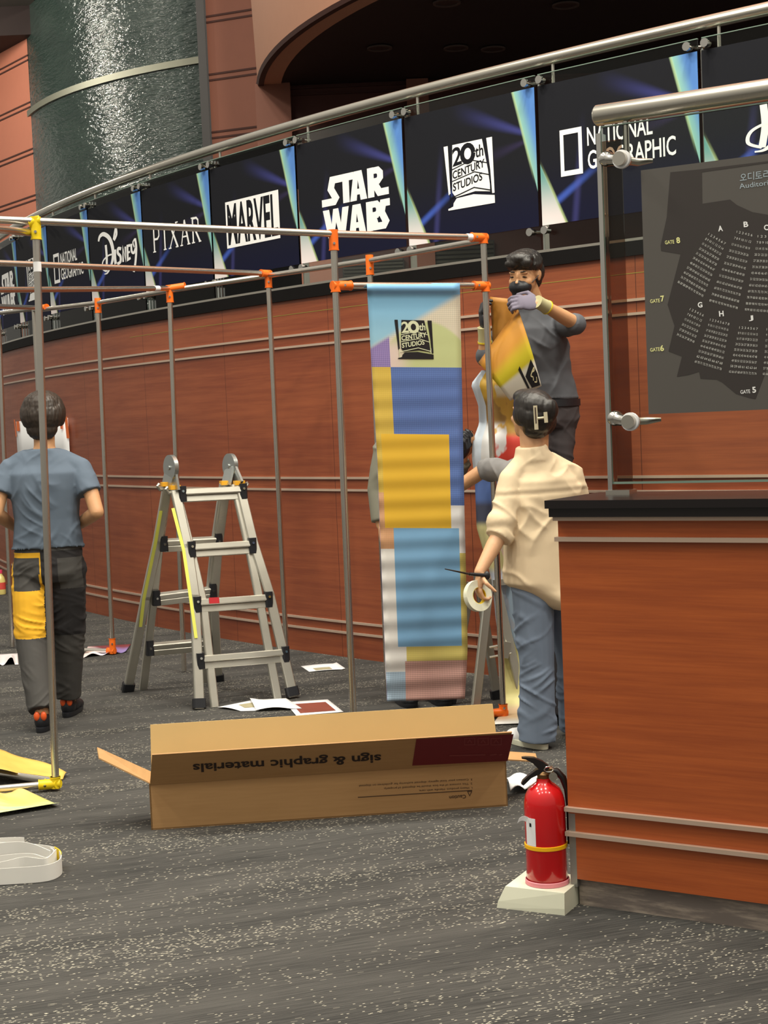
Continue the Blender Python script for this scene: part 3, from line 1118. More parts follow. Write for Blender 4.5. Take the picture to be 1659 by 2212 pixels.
# Korean heading built from strokes
mb = MB()
KS = lambda x, y: S2(1598 + x * 0.98, 392 - y * 0.98 - x * 0.12)
a = Art(mb, KS)
ow = 1.6
a.stroke([(8 + 4.6 * math.cos(k * PI / 6), 11 + 4 * math.sin(k * PI / 6)) for k in range(13)], ow)
a.stroke([(8, 7), (8, 2)], ow); a.stroke([(0.5, 2), (15.5, 2)], ow)
a.stroke([(26, 15), (19, 15), (19, 4), (27, 4)], ow); a.stroke([(31, 18), (31, 0)], ow)
a.stroke([(47, 16), (37, 16), (37, 7), (48, 7)], ow); a.stroke([(37, 11.5), (46, 11.5)], ow); a.stroke([(42, 7), (42, 2)], ow); a.stroke([(34.5, 2), (50, 2)], ow)
a.stroke([(53, 16), (61, 16), (61, 10.5), (53, 10.5), (53, 4), (62, 4)], ow); a.stroke([(66, 18), (66, 0)], ow)
mb.build('korean_heading', plain('pale_blue_print', 165, 180, 190, 0.6), t)


def seatrows(_, rows, h):
    num = 1
    mb = MB()
    for (x0, y0, x1, y1, n) in rows:
        s = ' '.join(str(num + k) for k in range(n))
        num += n
        pxtext(mb, s, (x0, y0), (x1, y1), h, S2)
    mb.build('seat_block', GP, t)


GP = plain('grey_white_print', 205, 205, 200, 0.6)
A_ = []
for k in range(11):
    f = k / 10
    A_.append((1529.5 - 66 * f, 507.5 + 103 * f, 1566 - 48 * f, 529 + 113 * f, [7, 7, 8, 8, 8, 9, 9, 9, 10, 10, 10][k]))
seatrows(None, A_, 5.2)
B_ = []
for k in range(12):
    f = k / 11
    B_.append((1591 - 59 * f, 503 + 148 * f, 1625 - 32 * f, 511 + 157 * f, [6, 6, 7, 7, 8, 8, 8, 9, 9, 10, 10, 10][k]))
seatrows(None, B_, 5.2)
C_ = []
for k in range(13):
    f = k / 12
    C_.append((1637 - 28 * f, 513 + 158 * f, 1680 - 4 * f, 514 + 162 * f, [6, 6, 7, 7, 8, 8, 8, 9, 9, 9, 10, 10, 10][k]))
seatrows(None, C_, 5.2)
G_ = []
for k in range(6):
    f = k / 5
    G_.append((1489.5 - 28 * f, 670 + 54 * f, 1519 - 20 * f, 684 + 57 * f, [6, 6, 7, 7, 7, 7][k]))
seatrows(None, G_, 5.2)
H_ = []
for k in range(9):
    f = k / 8
    H_.append((1533.5 - 33 * f, 693 + 90 * f, 1575 - 17 * f, 703 + 97 * f, [8, 8, 9, 9, 9, 9, 9, 7, 10][k]))
seatrows(None, H_, 5.2)
J_ = []
for k in range(9):
    f = k / 8
    J_.append((1597 - 22 * f, 710 + 95 * f, 1637 - 3 * f, 713 + 97 * f, [7, 8, 8, 8, 8, 9, 9, 7, 10][k]))
seatrows(None, J_, 5.2)
K_ = [(1656 - 8 * k / 8, 714 + 12 * k, 1700, 716 + 12 * k, 8) for k in range(9)]
seatrows(None, K_, 5.2)

# ================================================================== PIPE FRAME
PR = 0.0155
PO = {}
for nm, foot, top, dep in (('P1', (121, 1708), (77, 478), 6.33), ('P2', (766, 1612), (720, 505), 7.02), ('P3', (1088, 1549), (1044, 513), 7.5),
                           ('I', (838, 1495), (798, 558), 8.3), ('D', (621, 1449), (579, 591), 9.03), ('E', (398, 1452), (366, 623), 9.6), ('F', (244, 1414), (211, 650), 10.2), ('H', (112, 1392), (73, 667), 10.9), ('G', (27, 1400), (-3, 690), 9.9)):
    g = onz(*foot)
    PO[nm] = (g, at(top[0], top[1], g.y))
t = thing('pipe_frame', (0, 8, 0), 'stainless pipe rack frame with orange and yellow joints across the hall', 'pipe frame')
pl = {'P1': 'upright with yellow joints at the front', 'P3': 'upright beside the ladder man', 'P2': 'upright left of the hanging banner'}
for nm, (a, b) in PO.items():
    mb = MB()
    mb.tube([a + V((0, 0, 0.01)), a * 0.5 + b * 0.5, b], PR, 16)
    o = mb.build('upright', M['pipe'], t, True, 50)
    if nm in pl: o['label'] = pl[nm]
T = {k: v[1] for k, v in PO.items()}
dirT = (T['P1'] - T['P2']).normalized()
RAILS = [(T['P1'] + (T['P1'] - T['P2']) * 0.9, T['P2']), (T['P2'], T['P3'])]
rear = ['P3', 'I', 'D', 'E', 'F', 'H']
for a, b in zip(rear, rear[1:]):
    RAILS.append((T[a] - V((0, 0, 0.012)), T[b] - V((0, 0, 0.012))))
RAILS.append((T['H'], T['H'] + (T['H'] - T['F']) * 1.2))
for nm, px0, dd in (('D', (0, 568), 0), ('E', (0, 626), 0), ('F', (0, 663), 0)):
    if nm == 'F':
        b = T['H'] + (T['F'] - T['H']) * 0.12
        p = at(0, 662, 9.6)
    else:
        b = T[nm]
        p = at(px0[0], px0[1], b.y - 1.45)
    RAILS.append((b, p + (p - b) * 0.6))
BARZ = at(735, 617, PO['P2'][0].y + 0.01)
BARL = PO['P2'][0].lerp(PO['P2'][1], 0.9)
fr2 = (at(722, 617, PO['P2'][0].y).z) / PO['P2'][1].z
fr3 = (at(1050, 617, PO['P3'][0].y).z) / PO['P3'][1].z
BAR0 = PO['P2'][0].lerp(PO['P2'][1], fr2)
BAR1 = PO['P3'][0].lerp(PO['P3'][1], fr3)
RAILS.append((BAR0, BAR1))
RAILS.append((at(-60, 490, 5.9), T['P1'] + V((-0.02, 0.05, -0.04))))
g1 = PO['P1'][0] + V((0, 0, 0.03))
RAILS += [(g1, V((-2.6, 6.12, 0.03))), (g1 + V((0, 0, 0.01)), V((-1.95, 6.75, 0.035)))]
g3 = PO['P3'][0] + V((0, 0, 0.025))
RAILS += [(g3, g3 + V((-0.75, -0.25, -0.008)))]
gF = PO['F'][0] + V((0, 0, 0.025))
RAILS += [(gF, gF + V((-0.7, 0.35, -0.008)))]
for a, b in RAILS:
    mb = MB()
    mb.tube([a, b], PR, 16)
    mb.build('rail', M['pipe'], t, True, 50)


def joint(p, dirs, col, lab):
    mb = MB()
    for d, L in dirs:
        d = V(d).normalized()
        mb.tube([p - d * 0.018, p + d * L], 0.0215, 16)
        mb.tube([p + d * (L - 0.004), p + d * L], 0.0235, 16)
    o = mb.build('joint', M[col], t, True, 50)
    o['label'] = lab
    for d, L in dirs[:1]:
        mb = MB()
        q = p + V(d).normalized() * L * 0.6
        mb.tube([q + V((0.003, -0.019, 0)), q + V((0.003, -0.027, 0))], 0.006, 8)
        mb.build('screw', M['chrome'], o, True)


dn = V((0, 0, -1))
def up(nm): return (PO[nm][0] - PO[nm][1]).normalized()
joint(T['P1'], [(up('P1'), 0.075), ((-0.5, -0.1, -0.1), 0.03)], 'yellowp', 'yellow plastic joint')
joint(g1, [((-1, -0.18, 0), 0.07), ((-0.75, 0.55, 0), 0.05), ((0, 0, 1), 0.03)], 'yellowp', 'yellow plastic joint')
joint(T['P2'], [(up('P2'), 0.075)], 'orange', 'orange plastic joint')
joint(T['P3'], [((T['P2'] - T['P3']), 0.075), (dn, 0.03)], 'orange', 'orange plastic joint')
joint(BAR0, [((BAR1 - BAR0), 0.085), (dn, 0.03)], 'orange', 'orange plastic joint')
joint(BAR1, [((BAR0 - BAR1), 0.075), (dn, 0.03)], 'orange', 'orange plastic joint')
joint(T['I'], [(dn, 0.09)], 'orange', 'orange plastic joint')
joint(T['D'], [(dn, 0.085), (at(0, 568, T['D'].y - 1.45) - T['D'], 0.06)], 'orange', 'orange plastic joint')
joint(T['E'], [(dn, 0.085), (T['D'] - T['E'], 0.10)], 'orange', 'orange plastic joint')
joint(T['F'], [(dn, 0.08)], 'orange', 'orange plastic joint')
joint(T['H'] + (T['F'] - T['H']) * 0.14, [((T['F'] - T['H']), 0.06)], 'orange', 'orange plastic joint')
joint(gF, [((0, 0, 1), 0.085), ((-0.6, 0.3, 0), 0.04)], 'orange', 'orange plastic elbow on the carpet')
joint(g3, [((0, 0, 1), 0.04), ((-0.75, -0.25, 0), 0.06)], 'orange', 'orange plastic elbow on the carpet')
mb = MB()
c = T['P2'].lerp(T['P3'], 0.88)
mb.tube([c, c + (T['P3'] - T['P2']).normalized() * 0.05], PR + 0.0012, 16)
c = T['E'] + (at(0, 626, T['E'].y - 1.45) - T['E']).normalized() * 0.12
mb.tube([c, c + (c - T['E']).normalized() * 0.05], PR + 0.0012, 16)
c = PO['P1'][0].lerp(PO['P1'][1], 0.93)
mb.tube([c, c - V((0, 0, 0.04))], PR + 0.0012, 16)
mb.build('tape_wrap', M['paper'], t, True)['label'] = 'white tape wrapped round the pipe'

# ================================================================== STEP LADDER
fl, frr = onz(430, 1532), onz(634, 1508)
rl, rr2 = onz(275, 1494), onz(468, 1472)
hl, hrr = (fl + rl) / 2, (frr + rr2) / 2
HL, HR = at(370, 1022, hl.y), at(498, 1018, hrr.y)
t = thing('folding_ladder', (hl + hrr) / 2, 'aluminium folding step ladder standing open in front of the wood wall', 'ladder')
LAD = t


def side(FLp, FRp, outer_l, inner_l, outer_r, inner_r, rungs, front):
    n = (FRp - FLp).cross(HL - FLp).normalized()
    if n.y > 0: n = -n
    P = lambda q, o=0.0: onplane(q[0], q[1], FLp, n) + n * o
    nm = 'front' if front else 'rear'
    for lst, off, wd, nmx in ((outer_l, 0.006, 0.052, 'outer_rail'), (outer_r, 0.006, 0.052, 'outer_rail'), (inner_l, -0.006, 0.044, 'inner_rail'), (inner_r, -0.006, 0.044, 'inner_rail')):
        pts = [P(q, off) for q in lst]
        mb = MB()
        for a, b in zip(pts, pts[1:]):
            d = (b - a).normalized()
            mb.bar(a - d * 0.01, b + d * 0.01, wd, 0.030, n, 0, 0.005)
        o = mb.build(nmx, M['alu'], t)
        mb = MB()
        if nmx == 'outer_rail':
            e = pts[-1]
            d = (pts[-1] - pts[-2]).normalized()
            mb.bar(e - d * 0.045, e + d * 0.005, wd + 0.018, 0.046, n, 0, 0.008)
            mb.build('rubber_foot', M['blackp'], o)
    for (a, b) in rungs:
        A, B_ = P(a, 0.012), P(b, 0.012)
        mb = MB()
        mb.bar(A, B_, 0.034, 0.038, n, 0, 0.005)
        mb.bar(A + V((0, 0, -0.036)), B_ + V((0, 0, -0.036)), 0.036, 0.018, n, 0, 0.003)
        o = mb.build('rung', M['alu'], t)
        for q in (A, B_):
            mb = MB()
            mb.bar(q + V((0, 0, 0.035)), q + V((0, 0, -0.05)), 0.042, 0.05, n, 0, 0.008)
            mb.tube([q + n * 0.024, q + n * 0.03], 0.007, 10, 1)
            mb.build('rung_bracket', [M['blackp'], M['chrome']], o)
    return P, n


Pf, nf = side(fl, frr, [(378, 1062), (404, 1180), (420, 1290), (430, 1528)], [(379, 1050), (411, 1180), (440, 1305), (464, 1524)],
              [(517, 1052), (546, 1172), (582, 1286), (632, 1502)], [(508, 1050), (538, 1180), (562, 1300), (600, 1506)],
              [((392, 1065), (523, 1059)), ((412, 1184), (543, 1176)), ((424, 1303), (578, 1292)), ((431, 1425), (614, 1410))], True)
Pr, nr = side(rl, rr2, [(360, 1055), (340, 1170), (314, 1290), (275, 1490)], [(364, 1050), (346, 1170), (333, 1290), (310, 1488)],
              [(487, 1052), (470, 1180), (461, 1300), (470, 1470)], [(483, 1050), (464, 1180), (452, 1300), (443, 1478)],
              [((352, 1170), (470, 1164)), ((336, 1287), (458, 1272)), ((322, 1395), (445, 1384))], False)
for k, (H_p, pf, pr) in enumerate(((HL, (378, 1062), (360, 1055)), (HR, (517, 1052), (487, 1052)))):
    mb = MB()
    ax = (HR - HL).normalized()
    mb.tube([H_p + V((0, 0, 0.03)) - ax * 0.012, H_p + V((0, 0, 0.03)) + ax * 0.012], 0.070, 34)
    mb.tube([H_p + V((0, 0, 0.03)) - ax * 0.018, H_p + V((0, 0, 0.03)) + ax * 0.018], 0.012, 14)
    mb.bar(H_p + V((0, 0, 0.03)), Pf(pf), 0.10, 0.014, ax)
    mb.bar(H_p + V((0, 0, 0.03)), Pr(pr), 0.10, 0.014, ax)
    o = mb.build('hinge', plain('zinc_hinge', 186, 190, 188, 0.32, 0.9), t, True, 30)
    for q, nn_ in ((Pf(pf), nf), (Pr(pr), nr)):
        mb = MB()
        mb.bar(q + V((0, 0, 0.035)), q + V((0, 0, 0.012)), 0.058, 0.046, nn_, 0, 0.004)
        mb.build('collar', plain('yellow_collar', 226, 164, 40, 0.45), o)
    mb = MB()
    sg = -1 if k == 0 else 1
    for q in (Pf(pf), Pr(pr)):
        a = q + V((0, 0, -0.005))
        mb.tube([a, a + ax * sg * 0.04 + V((0, -0.005, 0)), a + ax * sg * 0.055 + V((0, -0.004, 0.02)), a + ax * sg * 0.045 + V((0, 0, 0.03))], 0.009, 10)
    mb.build('locking_lever', M['alu'], o, True)
mb = MB()
for P_, lst, sgn in ((Pf, [(371, 1100), (394, 1190), (410, 1300), (421, 1380)], 0.026), (Pr, [(345, 1100), (333, 1170), (308, 1290), (301, 1350)], 0.026)):
    n_ = nf if P_ is Pf else nr
    q = [P_(p, sgn) for p in lst]
    for a, b in zip(q, q[1:]):
        mb.bar(a, b, 0.018, 0.001, n_)
mb.build('warning_label', plain('yellow_label', 218, 220, 96, 0.6), t)['label'] = 'long yellow warning label down the rail'
mb = MB()
mb.bar(Pf((448, 1300), 0.034), Pf((470, 1299), 0.034), 0.033, 0.002, nf)
mb.build('red_sticker', plain('red_sticker', 176, 22, 34, 0.5), t)

# ================================================================== CARDBOARD BOX
a, b = onz(327, 1793), onz(1097, 1741)
bu = (b - a).normalized()
bb = V((-bu.y, bu.x, 0))
BL, BDp, BH = (b - a).length, 0.185, 0.175
X_ = lambda u, d, z: a + bu * u + bb * d + V((0, 0, z))
card = Mt('corrugated_card', rgb(172, 132, 84), 0.8)
x, y, z = card.obj()
nn = card.noise(card.vec(x * 2, y * 2, z * 30), 3.0, 3.0)
card.col(card.mix(nn, rgb(164, 124, 78), rgb(182, 142, 94)))
cardin = plain('card_inside', 214, 184, 126, 0.8, 0, 0.03)
BOX = thing('cardboard_box', X_(BL / 2, BDp / 2, 0), 'long open brown cardboard box with printed flap on the carpet', 'box')
t = BOX
mb = MB()
th = 0.006
for q in ((0, BL, 0, th), (0, BL, BDp - th, BDp), (0, th, 0, BDp), (BL - th, BL, 0, BDp)):
    u0, u1, d0, d1 = q
    mb.hexa([X_(u0, d0, 0), X_(u1, d0, 0), X_(u1, d1, 0), X_(u0, d1, 0), X_(u0, d0, BH), X_(u1, d0, BH), X_(u1, d1, BH), X_(u0, d1, BH)])
mb.hexa([X_(0, 0, 0.001), X_(BL, 0, 0.001), X_(BL, BDp, 0.001), X_(0, BDp, 0.001), X_(0, 0, th), X_(BL, 0, th), X_(BL, BDp, th), X_(0, BDp, th)])
mb.build('body', card, t)


def flap(name, c, label=None, mt=None):
    mb = MB()
    p = [V(q) for q in c]
    n = (p[1] - p[0]).cross(p[3] - p[0]).normalized() * 0.005
    mb.hexa(p + [q + n for q in p])
    o = mb.build(name, mt or card, t)
    if label: o['label'] = label
    return o


flap('back_flap', [X_(0, BDp - .002, BH), X_(BL, BDp - .002, BH), X_(BL - 0.012, BDp + 0.015, BH + 0.185), X_(0.004, BDp + 0.015, BH + 0.185)], 'plain tan inner face of the raised rear flap', cardin)
FL_ = [X_(0.004, 0, BH), X_(BL, 0, BH), X_(BL + 0.008, -0.105, BH + 0.135), X_(0.024, -0.105, BH + 0.135)]
flap('front_flap', FL_, 'front flap printed with dark lettering and a maroon block, folded towards the viewer')
flap('left_flap', [X_(0, 0.005, BH), X_(0, BDp - .005, BH), X_(-0.20, BDp - 0.03, BH + 0.115), X_(-0.19, 0.10, BH + 0.085)])
flap('right_flap', [X_(BL, 0.03, BH), X_(BL, BDp, BH), X_(BL + 0.15, BDp, BH - 0.02), X_(BL + 0.14, 0.09, BH - 0.03)])
fnrm = (FL_[1] - FL_[0]).cross(FL_[3] - FL_[0]).normalized()
if fnrm.y > 0: fnrm = -fnrm
Ff = lambda x, y: onplane(x, y, FL_[0], fnrm) + fnrm * 0.0065
mb = MB()
pxtext(mb, 'sign & graphic materials', (822, 1621), (416, 1642), 24, Ff, 0, 0.022)
o = mb.build('flap_lettering', plain('dark_brown_ink', 40, 26, 22, 0.7), t)
o['label'] = 'upside-down printed words sign and graphic materials'
mb = MB()
mb.poly([Ff(899, 1594), Ff(1109, 1583), Ff(1096, 1641), Ff(890, 1651)])
mb.build('maroon_block', plain('maroon_print', 112, 24, 30, 0.7), t)
F2 = lambda x, y: Ff(x, y) + fnrm * 0.001
mb = MB()
ar = Art(mb, F2)
for x0 in (1003, 1032, 1060):
    ar.stroke([(x0, 1592), (x0 + 22, 1591), (x0 + 22, 1605), (x0, 1606), (x0, 1592)], 2)
    ar.stroke([(x0 + 6, 1602), (x0 + 11, 1595), (x0 + 16, 1602)], 2)
for x0, x1, yy in ((970, 1048, 1629), (1058, 1072, 1628), (1078, 1084, 1628)):
    ar.stroke([(x0, yy), (x1, yy - 2)], 3)
mb.build('handling_symbols', plain('faint_print', 128, 52, 52, 0.7), t)
fb = -bb
Fb = lambda x, y: onplane(x, y, a, fb) + fb * 0.0015
mb = MB()
pxtext(mb, 'Caution', (1006, 1716), (970, 1719), 8, Fb, 0, 0.01)
ar = Art(mb, Fb)
ar.stroke([(1019, 1709), (1010, 1709.5), (1014.5, 1719), (1019, 1709)], 1.4)
ar.stroke([(1020, 1707), (773, 1722)], 1.4)
for s, x0, x1, y0 in (('1. Heavy product. Handle with care.', 1020, 904, 1698), ('2. This content of the box should be disposed of properly.', 1020, 828, 1689), ('3. Contact your local agency, disposal authority for guidelines on disposal.', 1020, 774, 1680)):
    pxtext(mb, s, (x0, y0), (x1, y0 + (x0 - x1) * 0.058), 5.5, Fb)
mb.build('caution_print', M['dkink'], t)

# ================================================================== FIRE EXTINGUISHER
eb0, eb1 = onz(1073, 1961), onz(1220, 1978)
eu = (eb1 - eb0).normalized(); ev = V((-eu.y, eu.x, 0))
EWd = (eb1 - eb0).length
Q = lambda u, v_, z: eb0 + eu * u + ev * v_ + V((0, 0, z))
t = thing('extinguisher_stand', Q(EWd / 2, 0.1, 0), 'cream plastic stand on the carpet under the fire extinguisher', 'stand')
mb = MB()
k0, k1, hh = 0.026, EWd - 0.001, 0.066
b0 = [Q(0, 0, 0), Q(EWd, 0, 0), Q(EWd, 0.2, 0), Q(0, 0.2, 0)]
b1 = [Q(0.004, 0.002, 0.02), Q(EWd, 0.0, 0.02), Q(EWd, 0.2, 0.02), Q(0.004, 0.2, 0.02)]
b2 = [Q(k0, 0.012, hh), Q(k1, 0.006, hh), Q(k1, 0.19, hh), Q(k0, 0.19, hh)]
mb.rings([b0, b1, b2])
mb.build('base', M['cream'], t)
ec = at(1180, 1895, Q(EWd / 2, 0.1, 0).y + 0.01)
ec = V((Q(EWd * 0.72, 0.1, 0).x - 0.027, Q(EWd * 0.72, 0.105, 0).y, hh))
mb = MB()
mb.lathe([(0.0675, 0.001), (0.0675, 0.013), (0.065, 0.015), (0.0645, 0.001)], ec, 32, 0, False)
mb.build('rubber_ring', M['pink'], t, True)
EXT = thing('fire_extinguisher', ec, 'red fire extinguisher with yellow band on a cream stand', 'fire extinguisher')
t = EXT
mb = MB()
R_e = 0.063
mb.lathe([(0.0, 0.003), (R_e - 0.004, 0.003), (R_e, 0.01), (R_e, 0.235), (R_e * 0.985, 0.252), (R_e * 0.92, 0.272), (R_e * 0.78, 0.290), (R_e * 0.55, 0.303), (0.026, 0.309), (0.022, 0.314), (0.022, 0.322), (0, 0.322)], ec, 48)
mb.build('cylinder', M['red'], t, True, 60)
mb = MB()
mb.lathe([(R_e, 0.112), (R_e + 0.003, 0.113), (R_e + 0.003, 0.124), (R_e, 0.125)], ec, 48, 0, False)
mb.build('band', M['yband'], t, True, 50)
mb = MB()
mb.grid(lambda p, q: ec + V(((R_e + 0.0012) * math.cos(-2.78 + 0.62 * p), (R_e + 0.0012) * math.sin(-2.78 + 0.62 * p), 0.126 + 0.085 * q)), 10, 2, 0, 0.0006)
mb.grid(lambda p, q: ec + V((-R_e * 0.95 - 0.028 * p + 0.006 * q, -0.032 - 0.01 * p, 0.198 + 0.014 * q + 0.006 * math.sin(p * 3))), 6, 2, 0, 0.0006)
o = mb.build('paper_label', M['paper'], t, True)
mb = MB()
for z in (0.185, 0.19):
    mb.grid(lambda p, q: ec + V(((R_e + 0.002) * math.cos(-2.5 + 0.12 * p), (R_e + 0.002) * math.sin(-2.5 + 0.12 * p), z + 0.006 * q)), 4, 1)
mb.build('printed_mark', M['ink'], o)
mb = MB()
mb.lathe([(0.017, 0.318), (0.019, 0.335), (0.012, 0.345), (0.0, 0.346)], ec, 20)
mb.bar(ec + V((-0.02, 0, 0.335)), ec + V((0.03, 0, 0.343)), 0.022, 0.03, (0, 0, 1), 0, 0.004)
mb.build('valve', plain('brass_valve', 120, 92, 60, 0.35, 0.8), t, True)


def lever(pts, wd, th, nm):
    mb = MB()
    pts = [ec + V(p) for p in pts]
    rings = []
    for i, p in enumerate(pts):
        tt = (pts[min(i + 1, len(pts) - 1)] - pts[max(i - 1, 0)]).normalized()
        n_ = tt.cross(V((0, 1, 0))).normalized()
        w_, h_ = wd[i] / 2, th[i] / 2
        rings.append([p + V((0, -w_, 0)) - n_ * h_, p + V((0, w_, 0)) - n_ * h_, p + V((0, w_, 0)) + n_ * h_, p + V((0, -w_, 0)) + n_ * h_])
    mb.rings(rings)
    return mb.build(nm, M['black'], t, True, 50)


lever([(0.012, 0, 0.350), (-0.008, 0, 0.364), (-0.03, 0, 0.380), (-0.052, 0, 0.387), (-0.064, 0, 0.388)], [0.026, 0.026, 0.024, 0.02, 0.016], [0.022, 0.026, 0.016, 0.007, 0.004], 'squeeze_lever')
lever([(0.0, 0, 0.344), (-0.02, 0, 0.343), (-0.042, 0, 0.330), (-0.060, 0, 0.314), (-0.066, 0, 0.306)], [0.024, 0.026, 0.022, 0.02, 0.018], [0.018, 0.016, 0.011, 0.012, 0.008], 'carry_handle')
mb = MB()
mb.tube([ec + V((0.014 + 0.013 * math.cos(q * PI / 10), -0.024 - 0.004 * math.sin(q * PI / 10), 0.354 + 0.009 * math.sin(q * PI / 10))) for q in range(21)], 0.0022, 8)
mb.build('safety_ring', M['chrome'], t, True)
mb = MB()
mb.tube([ec + V((0.026, -0.02, 0.332)), ec + V((0.026, -0.03, 0.332))], 0.013, 20)
mb.build('pressure_gauge', M['steel'], t, True)
mb = MB()
mb.tube([ec + V(p) for p in ((0.02, 0.0, 0.345), (0.04, -0.002, 0.342), (0.058, -0.004, 0.322), (0.069, -0.006, 0.285), (0.0715, -0.01, 0.24), (0.072, -0.01, 0.12))], [0.009, 0.011, 0.011, 0.009, 0.0075, 0.0075], 14)
mb.build('hose', M['black'], t, True)

# ================================================================== BANNERS
def interp(tab, x):
    if x <= tab[0][0]: return tab[0][1:]
    for a, b in zip(tab, tab[1:]):
        if x <= b[0]:
            f = (x - a[0]) / (b[0] - a[0])
            return [p + (q - p) * f for p, q in zip(a[1:], b[1:])]
    return tab[-1][1:]


m = Mt('banner_print', rgb(200, 200, 200), 0.55)
u, v = m.uv()
lat = ((u * 0.44 * 340.0 + v * 2.0 * 340.0).sin() * (u * 0.44 * 340.0 - v * 2.0 * 340.0).sin()).sm(-0.35, 0.35)


def rect(c, u0, u1, v0, v1, col, dots=None, amt=0.5):
    f = u.gt(u0) * u.lt(u1) * v.gt(v0) * v.lt(v1)
    k = m.mix(lat * amt, rgb(*col), rgb(*dots)) if dots else rgb(*col)
    return m.mix(f, c, k)


c = m.mix(v.sm(0.02, 0.2), rgb(128, 184, 220), rgb(160, 204, 222))
dg = v - (0.155 - u * 0.13)
c = m.mix(dg.sm(-0.012, 0.012), c, m.mix(lat * 0.5, rgb(226, 216, 196), rgb(178, 172, 150)))
hill = ((u - 0.62) * 0.44).pw(2.0) * 1.6 + 0.085
c = m.mix((v - hill).sm(0.0, 0.012) * u.gt(0.2), c, rgb(194, 202, 146))
c = m.mix((1.0 - (u - 0.25).sm(0.0, 0.25)) * v.sm(0.12, 0.16) * u.gt(0.2), c, rgb(222, 202, 192))
c = m.mix(u.lt(0.21) * dg.sm(-0.006, 0.006), c, m.mix(lat * 0.6, rgb(160, 140, 196), rgb(104, 92, 150)))
c = rect(c, 0, 0.21, 0.2, 0.50, (216, 186, 84), (196, 162, 70), 0.35)
c = rect(c, 0, 0.21, 0.50, 0.635, (212, 164, 124), (190, 140, 104), 0.4)
c = rect(c, 0, 0.26, 0.635, 0.93, (226, 224, 220))
c = rect(c, 0, 0.24, 0.93, 2, (176, 200, 220), (92, 104, 122), 0.55)
c = rect(c, 0.21, 1, 0.2, 0.53, (96, 124, 186), (64, 84, 140), 0.5)
c = rect(c, 0.21, 1, 0.53, 0.645, (222, 222, 222))
c = rect(c, 0.26, 1, 0.645, 0.905, (206, 190, 108), (180, 164, 92), 0.45)
c = rect(c, 0.24, 1, 0.905, 2, (222, 176, 164), (116, 80, 84), 0.55)
c = rect(c, 0.06, 0.84, 0.36, 0.585, (226, 182, 58))
c = rect(c, 0.16, 0.93, 0.585, 0.87, (124, 172, 212))
c = rect(c, -1, 2, -1, 0.026, (120, 172, 214))
m.col(c)
M['banner'] = m
ltab = [(610, 792), (800, 803), (1000, 815), (1240, 824), (1515, 836)]
rtab = [(610, 993), (800, 997), (1100, 1003), (1300, 1008), (1400, 1010), (1450, 1008), (1515, 1004)]
bp0, bp1 = PO['P2'][0].y, PO['P3'][0].y


def bpt(uu, vv, o=0.0):
    y = 612 + (1515 - 612) * vv
    x = interp(ltab, y)[0] * (1 - uu) + interp(rtab, y)[0] * uu
    y += -6 * vv * vv * (uu) + 3 * math.sin(vv * 3) * uu
    d = bp0 + (bp1 - bp0) * (x - 722) / 328 - 0.012
    d += 0.0042 * math.sin(vv * 130 + uu * 1.2) * (0.06 if vv < 0.22 else 0.2 + vv) + 0.05 * max(0, vv - 0.24) * math.sin(uu * PI) - 0.05 * max(0, vv - 0.8) * uu
    d -= 0.03 * math.exp(-((vv - 0.012) / 0.011) ** 2)
    return at(x, y, d - o)


t = thing('hanging_banner', bpt(0.5, 0), 'long patchwork-coloured banner hanging from the pipe rack with black tower emblem', 'banner')
mb = MB()
mb.grid(bpt, 14, 150, 0, 0.0015)
mb.build('cloth', M['banner'], t, True, 180)
mb = MB()
e0, e1, e2 = bpt(0.28, 0.1805), bpt(0.695, 0.1805), bpt(0.28, 0.0853)
a = Art(mb, lambda x, y: e0 + (e1 - e0) * (x / 104) + (e2 - e0) * (y / 120) + V((0, -0.004, 0)))
logo_monument(a, 104, 120, 0, 1)
me = mb.mesh('emblem', [M['ink'], plain('emblem_letters', 216, 220, 186, 0.6)])
stagger(me, mb, V((0, -1, 0)), 7e-5)
tag(link('emblem', me, t), 'black tower emblem with pale lettering')


def bands(mt, v, lst, soft=0.012):
    c = rgb(*lst[0][1])
    for v0, col in lst[1:]:
        c = mt.mix(v.sm(v0 - soft, v0 + soft), c, rgb(*col))
    return c


m = Mt('held_banner_print', rgb(200, 200, 180), 0.55)
u, v = m.uv()
c1 = bands(m, v, [(0, (214, 172, 66)), (0.08, (150, 116, 62)), (0.15, (214, 214, 214)), (0.28, (88, 116, 180)), (0.37, (70, 74, 96)), (0.43, (214, 206, 150)), (0.56, (196, 202, 216)), (0.76, (208, 200, 136)), (0.94, (206, 176, 140)), (0.985, (238, 236, 230))])
c2 = bands(m, v, [(0, (222, 216, 196)), (0.07, (190, 150, 66)), (0.18, (206, 64, 50)), (0.26, (150, 156, 176)), (0.36, (222, 216, 190)), (0.5, (228, 196, 190)), (0.6, (188, 210, 232)), (0.76, (212, 204, 146)), (0.93, (232, 190, 150)), (0.985, (240, 238, 232))])
nn = m.noise(m.vec(u * 3.0, v * 12.0, 0.0), 1.5, 2.0)
cc_ = m.mix((u + (nn - 0.5) * 0.9).sm(0.42, 0.5), c1, c2)
cc_ = m.mix(u.lt(0.16) * v.lt(0.3), cc_, rgb(206, 218, 232))
m.col(cc_)
M['held'] = m
m = Mt('held_banner_top_print', rgb(200, 150, 40), 0.5)
u, v = m.uv()
m.col(m.mix(u.sm(0.66, 0.74), m.mix(u.sm(0.3, 0.6), m.mix(u.sm(0.0, 0.12), rgb(164, 108, 34), rgb(190, 130, 36)), rgb(206, 190, 42)), rgb(222, 216, 200)))
M['heldtop'] = m
